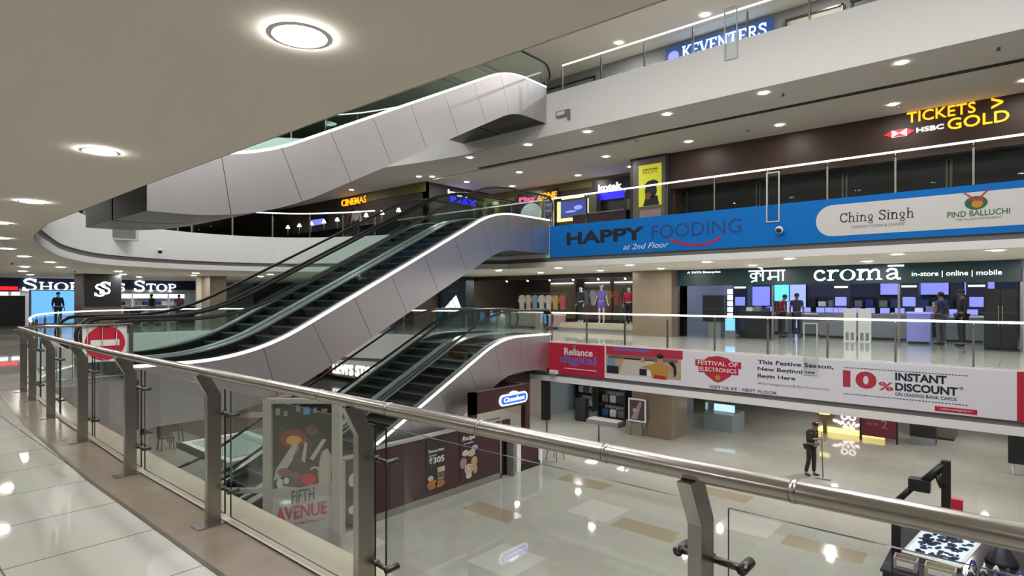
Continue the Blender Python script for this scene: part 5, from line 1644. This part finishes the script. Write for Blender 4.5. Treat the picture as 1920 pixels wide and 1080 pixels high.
# lettering climbs a little to the right
fl = Fr(tuple(o0), (CU, CVv, -.16), (-.12, -.1, 1))
fl = Fr(tuple(f.p(0, 0, .02)), f.U + Vector((0, 0, .17)), f.V)
part(MB(M('print_charcoal_ink', (.05, .05, .05), .5)).text(fl, 'FIFTH', -.27, 1.14, .50, .27, 0, .004, .004), 'upper_lettering', t, 'charcoal letters')
part(MB(INKR).text(fl, 'AVENUE', -.62, .80, 1.12, .28, 0, .004, .012), 'lower_lettering', t, 'dark red letters')
part(MB(INKR).text(fl, '| LOUNGER | DINNING', -.42, .66, .9, .06, 0, .004), 'small_lettering', t)
t = thing('side_poster', 'narrow dark poster panel in a pale frame beside the lounge poster', 'poster', (-12.0, 8.0, ZG))
f = Fr((-12.0, 7.75, ZG), (0, 1, 0))
part(MB(PG).rect(f, 0, .10, 0, 1.75, -.05, .03).rect(f, .55, .63, 0, 1.75, -.05, .03).rect(f, 0, .63, 1.72, 1.80, -.05, .03), 'frame', t)
part(MB(MAROON).rect(f, .1, .55, .15, 1.72, -.02, 0).use(M('print_cream', (.5, .42, .32), .6)).ell(f, .32, 1.2, .12, .16, 0, .01).ell(f, .3, .5, .1, .1, 0, .01), 'poster_board', t)
# white-topped counter and things at the left of the ground floor
t = thing('sales_counter', 'white-edged glass-topped sales counter on the ground floor left of the lounge poster', 'counter', (-18, 8.2, ZG))
part(MB(M('counter_sage', (.16, .18, .155), .5)).box(-20.0, -16.75, 7.15, 9.2, ZG, -3.2), 'counter_body', t)
part(MB(WHITE).box(-20.1, -16.7, 7.05, 7.2, ZG, -3.05).box(-20.1, -16.65, 7.05, 9.3, -3.2, -3.05), 'counter_top', t, 'white edging')
part(MB(M('mint_top', (.42, .52, .48), .25)).box(-19.8, -17.0, 7.4, 9.0, -3.05, -3.03), 'glass_top', t)
part(MB(GLASSG).box(-19.9, -17.6, 8.7, 8.72, -3.03, -2.55), 'glass_screen', t)
for i, (x, y) in enumerate(((-23.5, 7.9), (-24.6, 8.6))):
    t = thing('dining_chair', 'dark wooden chair on the ground floor, %s behind the sales counter' % ('nearer one', 'farther one')[i], 'chair', (x, y, ZG), 'ground floor chairs')
    part(MB(cloth((.10, .06, .04))).box(x - .22, x + .22, y - .22, y + .22, ZG + .43, ZG + .48), 'seat', t)
    part(MB(cloth((.10, .06, .04))).box(x - .24, x - .20, y - .22, y + .22, ZG + .48, ZG + .95), 'backrest', t)
    for sx in (-1, 1):
        for sy in (-1, 1):
            part(MB(cloth((.08, .05, .03))).tube([(x + sx * .18, y + sy * .18, ZG + .43), (x + sx * .21, y + sy * .21, ZG)], .02, 6), 'leg', t)
one(MB(cloth((.24, .18, .13))).box(-27.5, -22.5, 9.5, 12.5, ZG, -2.5), 'booth', 'brown boxy booth on the ground floor under the escalator landing', 'booth')
t = thing('shop_sign', 'red square and white letters over a ground floor shop seen between the escalators', 'sign', (-33, 21.75, -3))
f = FX(-36.6, 21.75, -3.55)
part(MB(RED).rect(f, 0, 1.4, .0, .95, 0, .06), 'red_square', t)
part(MB(EW).text(f, "LEVI'S STORE", 2.0, .05, 5.4, .75, 0, .05, .03), 'shop_lettering', t)
part(MB(BLACK).rect(f, -.8, 8, -.35, -.1, -.02, .04), 'sign_rail', t)
# luggage shop
def suitcase(x, y, z, w_, d_, h_, col, label):
    t = thing('suitcase', label, 'suitcase', (x, y, z), 'suitcases of the luggage shop')
    part(MB(cloth(col, .4)).box(x - w_ / 2, x + w_ / 2, y - d_ / 2, y + d_ / 2, z + .05, z + h_), 'shell', t, None, .03)
    part(MB(BLACK).tube([(x - w_ * .2, y, z + h_), (x - w_ * .2, y, z + h_ + .16), (x + w_ * .2, y, z + h_ + .16), (x + w_ * .2, y, z + h_)], .012, 6), 'handle', t)
    for sx in (-1, 1):
        part(MB(BLACK).box(x + sx * w_ * .38 - .025, x + sx * w_ * .38 + .025, y - .05, y + .05, z, z + .05), 'wheel', t)


suitcase(-14.9, 22.0, ZG, .55, .35, 1.0, (.02, .014, .012), 'big dark upright suitcase standing in front of the luggage shop')
def rack(x0, x1, y, n, label, top=-2.0):
    t = thing('display_rack', label, 'shelf', ((x0 + x1) / 2, y, ZG), 'luggage shop racks')
    for xx in (x0, x1 - .05):
        part(MB(BLACK).box(xx, xx + .05, y - .3, y + .3, ZG, top), 'upright', t)
    for k in range(n):
        z = ZG + .12 + k * (top - ZG - .12) / n
        part(MB(BLACK).box(x0 + .05, x1 - .05, y - .3, y + .3, z, z + .04), 'shelf_board', t)


rack(-16.7, -15.6, 24.3, 3, 'black rack of bags at the left of the luggage shop')
rack(-14.4, -13.0, 22.8, 3, 'black rack of bags right of the big dark suitcase')
rack(-12.9, -12.1, 24.0, 3, 'black rack of bags behind the picture board')
SC = [(.05, .05, .06), (.02, .04, .2), (.45, .45, .44), (.10, .07, .05), (.28, .3, .3), (.02, .02, .02)]
for r, (x0, x1, y, lb) in enumerate(((-16.6, -15.7, 24.3, 'left'), (-14.3, -13.1, 22.8, 'middle'), (-12.85, -12.2, 24.0, 'right'))):
    for k in range(3):
        nn_ = 3 if r < 2 else 2
        for j in range(nn_):
            x = x0 + (j + .5) * (x1 - x0) / nn_
            z = ZG + .12 + k * (2.0 - .12) / 3 + .042
            suitcase(x, y, z, (x1 - x0) / nn_ * .82, .3, .38, SC[(r + k * 2 + j) % 6], '%s case on the %s shelf of the %s black luggage rack' % (('left', 'middle', 'right')[j] if nn_ == 3 else ('left', 'right')[j], ('lowest', 'middle', 'top')[k], lb))
one(MB(BLACK).box(-16.4, -16.1, 20.95, 21.25, ZG, ZGC), 'shop_post', 'black square post at the corner of the luggage shop', 'post')
one(MB(GREY).box(-14.5, -12.9, 21.75, 22.35, ZG, -3.82).use(WHITE).box(-14.45, -12.95, 21.8, 22.3, -3.82, -3.78), 'display_platform', 'low white-topped platform before the middle luggage rack', 'platform')
t = thing('picture_board', 'white-framed picture board on a stand by the brown stone pier', 'sign', (-11.6, 20.9, ZG))
f = FX(-11.95, 20.95, -3.42)
part(MB(WHITE).rect(f, 0, .78, 0, .92, -.03, 0), 'board_frame', t)
part(MB(M('print_plum', (.07, .035, .06), .5)).rect(f, .06, .72, .06, .86, 0, .006).use(M('print_mauve2', (.3, .22, .25), .5)).poly(f, [(.12, .1), (.4, .1), (.62, .8), (.5, .82)], .006, .01).use(SKINL).ell(f, .3, .45, .1, .08, .01, .014), 'board_print', t)
part(MB(STEEL).tube([(-11.25, 20.97, ZG), (-11.25, 20.97, -3.4)], .015, 6).tube([(-11.85, 20.97, ZG), (-11.85, 20.97, -3.4)], .015, 6), 'stand', t)
one(MB(M('bin_sage', (.20, .20, .16), .5)).box(-12.1, -11.4, 21.02, 21.18, ZG, -3.42), 'low_screen', 'low sage-grey panel behind the picture board', 'panel')
for i in range(3):
    x = -16 + i * 1.8
    tt = thing('panel_light', 'flat light panel in the luggage shop ceiling', 'ceiling light', (x, 24.5, ZGC), 'luggage shop light panels')
    MB(WHITE).box(-.3, .3, -.3, .3, -.02, -.001).build('light_frame', tt)
    MB(DIFFS).box(-.26, .26, -.26, .26, -.026, -.02).build('diffuser', tt)
# food counter at the back of the ground floor
t = thing('food_counter', 'counter with a glowing yellow base at the back of the ground floor', 'counter', (-5.4, 27, ZG))
part(MB(EYS).box(-6.35, -4.0, 26.68, 26.8, ZG + .02, ZG + .22), 'lit_base', t, 'glowing yellow band')
part(MB(M('counter_taupe', (.26, .23, .23), .45)).box(-6.4, -3.95, 26.8, 27.6, ZG, ZG + 1.0), 'counter_body', t)
part(MB(GREY).box(-6.45, -3.9, 26.7, 27.7, ZG + 1.0, ZG + 1.05), 'counter_top', t)
t = thing('neon_emblem', 'pinkish-white glowing emblem on the front of the food counter', 'sign', (-5.2, 26.8, -3.3))
f = FX(-5.25, 26.78, -3.50)
mb = MB(EP).ring(f, -.14, .20, .13, .12, .05, .05, 0, .03, 16).ring(f, .14, .20, .13, .12, .05, .05, 0, .03, 16)
mb.stroke(f, [(-.55, .02), (-.36, -.02), (-.24, -.10)], .10, 0, .03).stroke(f, [(.55, -.04), (.36, -.06), (.24, -.12)], .10, 0, .03)
mb.stroke(f, [(-.22, .04), (-.10, -.18), (0, .02), (.10, -.18), (.22, .04)], .07, 0, .03).stroke(f, [(-.2, -.2), (.22, -.22)], .07, 0, .03)
part(mb, 'neon_tubes', t)
t = thing('counter_light', 'small yellow lit lantern box left of the pinkish emblem', 'lamp', (-6.0, 26.6, -3.2))
part(MB(EYS).box(-6.22, -5.85, 26.34, 26.42, -3.22, -3.05), 'lit_panel', t)
part(MB(M('lantern_brown', (.12, .08, .02), .5)).box(-6.3, -5.77, 26.42, 26.56, -3.3, -3.0).box(-6.1, -5.97, 26.42, 26.56, ZG, -3.3), 'lantern_frame', t)
t = thing('sale_board', 'dark red board with a pale figure beside the food counter', 'sign', (-4.1, 26.2, ZG))
f = FX(-4.75, 26.2, ZG + .18)
part(MB(M('board_wine', (.12, .012, .03), .4)).rect(f, .08, 1.2, 0, .85, -.04, 0), 'board_panel', t)
part(MB(BLACK).rect(f, 0, .08, -.18, .88, -.06, .02).rect(f, 1.2, 1.26, -.18, .88, -.06, .02), 'board_frame', t)
part(MB(M('print_rose', (.4, .12, .17), .5)).text(f, 'up to', .25, .4, .35, .14, 0, .006).text(f, '2', .72, .36, .2, .3, 0, .006), 'board_lettering', t)
one(MB(BLACK).box(-3.2, -2.4, 26.9, 27.5, ZG, -3.3).use(GREY).box(-3.2, -2.4, 26.88, 26.9, ZG, -3.75), 'service_box', 'black service box right of the dark red board', 'box')
counter(-3.4, -1.9, 28.2, 29.6, .9, 'dim grey counter far back on the ground floor', GREY, M('counter_olive', (.16, .15, .12), .5), z=ZG)
t = thing('glass_cabinet', 'pale blue lit glass cabinet behind the brown stone pier', 'cabinet', (-9.3, 24.5, ZG))
part(MB(M('cabinet_blue_grey', (.22, .27, .30), .3)).box(-10.1, -8.9, 24, 25.4, ZG, -3.3), 'cabinet_body', t)
part(MB(GLASSG).box(-10.05, -8.95, 24.05, 25.35, -3.3, -2.6), 'glass_case', t)
part(MB(M('frost_lights', (.5, .6, .65), .4, em=(.5, .7, .8), es=1.2)).box(-9.9, -9.05, 24.6, 24.7, -3.28, -3.0), 'lit_shelf', t)
t = thing('standing_sign', 'black standing sign on white legs at the right edge of the ground floor', 'sign', (0, 24.2, ZG))
part(MB(BLACK).box(-.30, .5, 24.1, 24.25, -3.65, -2.65), 'sign_panel', t)
for x in (-.2, .4):
    part(MB(WHITE).tube([(x, 24.18, -3.65), (x + .05, 24.18, ZG)], .03, 8), 'leg', t)
# man with the mop
DARK = (.004, .004, .006)
figure('person', 'person in a black uniform and cap mopping the ground floor', 'person', (-4.93, 19.9, ZG), 1.15,
       {'pelvis': (0, .03, .96), 'waist': (0, .02, 1.10), 'chest': (0, -.04, 1.32), 'neck0': (0, -.08, 1.45), 'neck': (0, -.11, 1.52), 'head': (0, -.15, 1.59), 'top': (0, -.17, 1.68),
        'lsho': (.18, -.05, 1.40), 'rsho': (-.18, -.05, 1.40), 'lelb': (.22, -.02, 1.13), 'lwri': (.08, -.24, 1.02), 'relb': (-.26, -.16, 1.20), 'rwri': (-.02, -.32, 1.22),
        'lknee': (.10, -.03, .50), 'lank': (.10, -.02, .09), 'ltoe': (.12, -.18, .035), 'rknee': (-.10, .0, .5), 'rank': (-.11, .10, .09), 'rtoe': (-.13, -.05, .035)},
       1.70, DARK, DARK, (.01, .01, .01), SKIN, DARK, DARK, False, 1.35, True, None, {'l': (-.4, -.6, .0), 'r': (.3, -.6, 0)})
t = thing('mop', 'long-handled floor mop held by the person in the black uniform', 'mop', (-4.55, 19.75, ZG))
part(MB(M('mop_handle', (.05, .03, .02), .5)).tube([(-4.60, 19.77, ZG + 1.42), (-4.55, 19.72, ZG + .05)], .014, 8), 'mop_handle', t)
part(MB(GREY).box(-4.75, -4.35, 19.66, 19.78, ZG + .002, ZG + .05), 'mop_head', t)
# accessory kiosk at the lower right
KX0, KX1, KY0, KY1 = -1.78, 2.4, 11.7, 14.6
t = thing('accessory_kiosk', 'black accessory kiosk with a blue light strip at the lower right', 'kiosk', (.3, 13.1, ZG))
part(MB(BLACK).box(KX0, KX1, KY0, KY1, ZG, -3.12), 'cabinet_body', t)
part(MB(M('lit_strip_blue', (.3, .6, .9), .4, em=(.25, .6, 1), es=1.6)).box(KX0 - .02, KX1, KY0 - .02, KY0, -3.36, -3.30).box(KX0 - .02, KX0, KY0 - .02, KY1, -3.36, -3.30), 'light_strip', t, 'glowing blue strip')
part(MB(M('kiosk_glass', (.02, .02, .03), .1)).box(KX0 - .03, KX1, KY0 - .03, KY1, -3.12, -3.08), 'counter_top', t)
part(MB(BLACK).box(KX0, KX0 + .14, KY0 + .9, KY0 + 1.04, -3.08, -2.30), 'corner_post', t)
# tilted lit panel
pb = Vector((-1.62, 12.55, -3.02))
fp = Fr(tuple(pb), (1, -.12, 0), (.34, .80, .40))
t2 = t
part(MB(WHITE).rect(fp, 0, .86, 0, .92, -.03, 0), 'panel_frame', t2, 'tilted white frame')
part(MB(M('panel_glow', (.5, .6, .7), .4, em=(.55, .70, .9), es=.6)).rect(fp, .05, .81, .05, .87, 0, .01), 'lit_print', t2)
mb = MB(M('print_midnight', (.02, .03, .07), .5))
for i in range(95):
    a, b = random.uniform(.1, .77), random.uniform(.1, .83)
    mb.ell(fp, a, b, random.uniform(.025, .065), random.uniform(.02, .05), .01, .014, 8)
part(mb, 'dark_print_pattern', t2)
part(MB(BLACK).box(-1.3, -1.2, 12.9, 13.0, -3.08, -2.9), 'panel_stand', t2)
t3 = t
part(MB(BLACK).box(-1.12, -.98, 13.5, 13.64, -3.08, -1.50), 'arm_post', t3, 'black articulated arm frame')
part(MB(BLACK).tube([(-1.05, 13.57, -1.54), (-1.42, 13.5, -1.98)], .075, 6), 'upper_arm', t3)
part(MB(BLACK).box(-1.62, -1.28, 13.38, 13.62, -2.12, -1.90), 'arm_joint', t3)
part(MB(BLACK).tube([(-1.5, 13.5, -2.0), (-1.85, 13.45, -2.45)], .06, 6).tube([(-1.2, 13.55, -1.75), (-1.1, 13.5, -2.0)], .05, 6), 'lower_arm', t3)
one(MB(RED).box(-.97, -.80, 13.45, 13.6, -3.08, -2.16), 'display_box', 'red display box at the foot of the black arm frame', 'box', (-.88, 13.52, -3.08))
for i, (x, y, w_, m, lb) in enumerate(((-1.48, 12.0, .34, M('bin_rose', (.42, .34, .32), .5), 'pinkish storage bin at the front corner of the accessory kiosk'), (-1.0, 11.98, .42, M('bin_beige', (.46, .42, .30), .5), 'beige storage bin beside the pinkish one on the accessory kiosk'))):
    t = thing('storage_bin', lb, 'bin', (x, y, -3.08), 'storage bins')
    mb = MB(m).box(x - w_ / 2, x + w_ / 2, y - .12, y - .10, -3.08, -2.90).box(x - w_ / 2, x + w_ / 2, y + .10, y + .12, -3.08, -2.90).box(x - w_ / 2, x - w_ / 2 + .02, y - .1, y + .1, -3.08, -2.90).box(x + w_ / 2 - .02, x + w_ / 2, y - .1, y + .1, -3.08, -2.90).box(x - w_ / 2 + .02, x + w_ / 2 - .02, y - .1, y + .1, -3.08, -3.06)
    part(mb, 'bin_body', t)
    part(MB(WHITE).box(x - w_ / 2 + .05, x + w_ / 2 - .05, y - .13, y - .12, -3.03, -2.95), 'bin_label', t)
GLINT = [M('trinket_silver', (.7, .7, .75), .15, 1.0), M('trinket_blue', (.05, .06, .3), .2), M('trinket_dark', (.03, .03, .05), .2), M('trinket_pearl', (.75, .75, .8), .2)]
n_ = 0
for r in range(6):
    for k in range(9):
        x = -.62 + k * .155
        y = 11.84 + r * .19
        n_ += 1
        z = -3.08
        one(MB(GLINT[(r * 5 + k * 3) % 4]).lathe([(.05, 0), (.055, .03), (.03, .07 + .02 * ((r + k) % 3)), (.008, .12)], (x, y, z), 8), 'trinket', 'shiny trinket, %s row back and %s from the left on the accessory kiosk' % (ORD[r], ORD[k]), 'trinket', (x, y, z), 'trinkets on the accessory kiosk')
t = thing('bell_stand', 'dark cone display stand behind the trinkets on the accessory kiosk', 'stand', (-.25, 13.3, -3.08))
part(MB(M('cone_dark', (.04, .04, .06), .3)).lathe([(.24, 0), (.22, .06), (.10, .28), (.03, .36), (.01, .37)], (-.25, 13.3, -3.08), 16), 'cone', t)
part(MB(STEEL).lathe([(.03, 0), (.02, .05), (.005, .06)], (-.25, 13.3, -2.71), 10), 'finial', t)
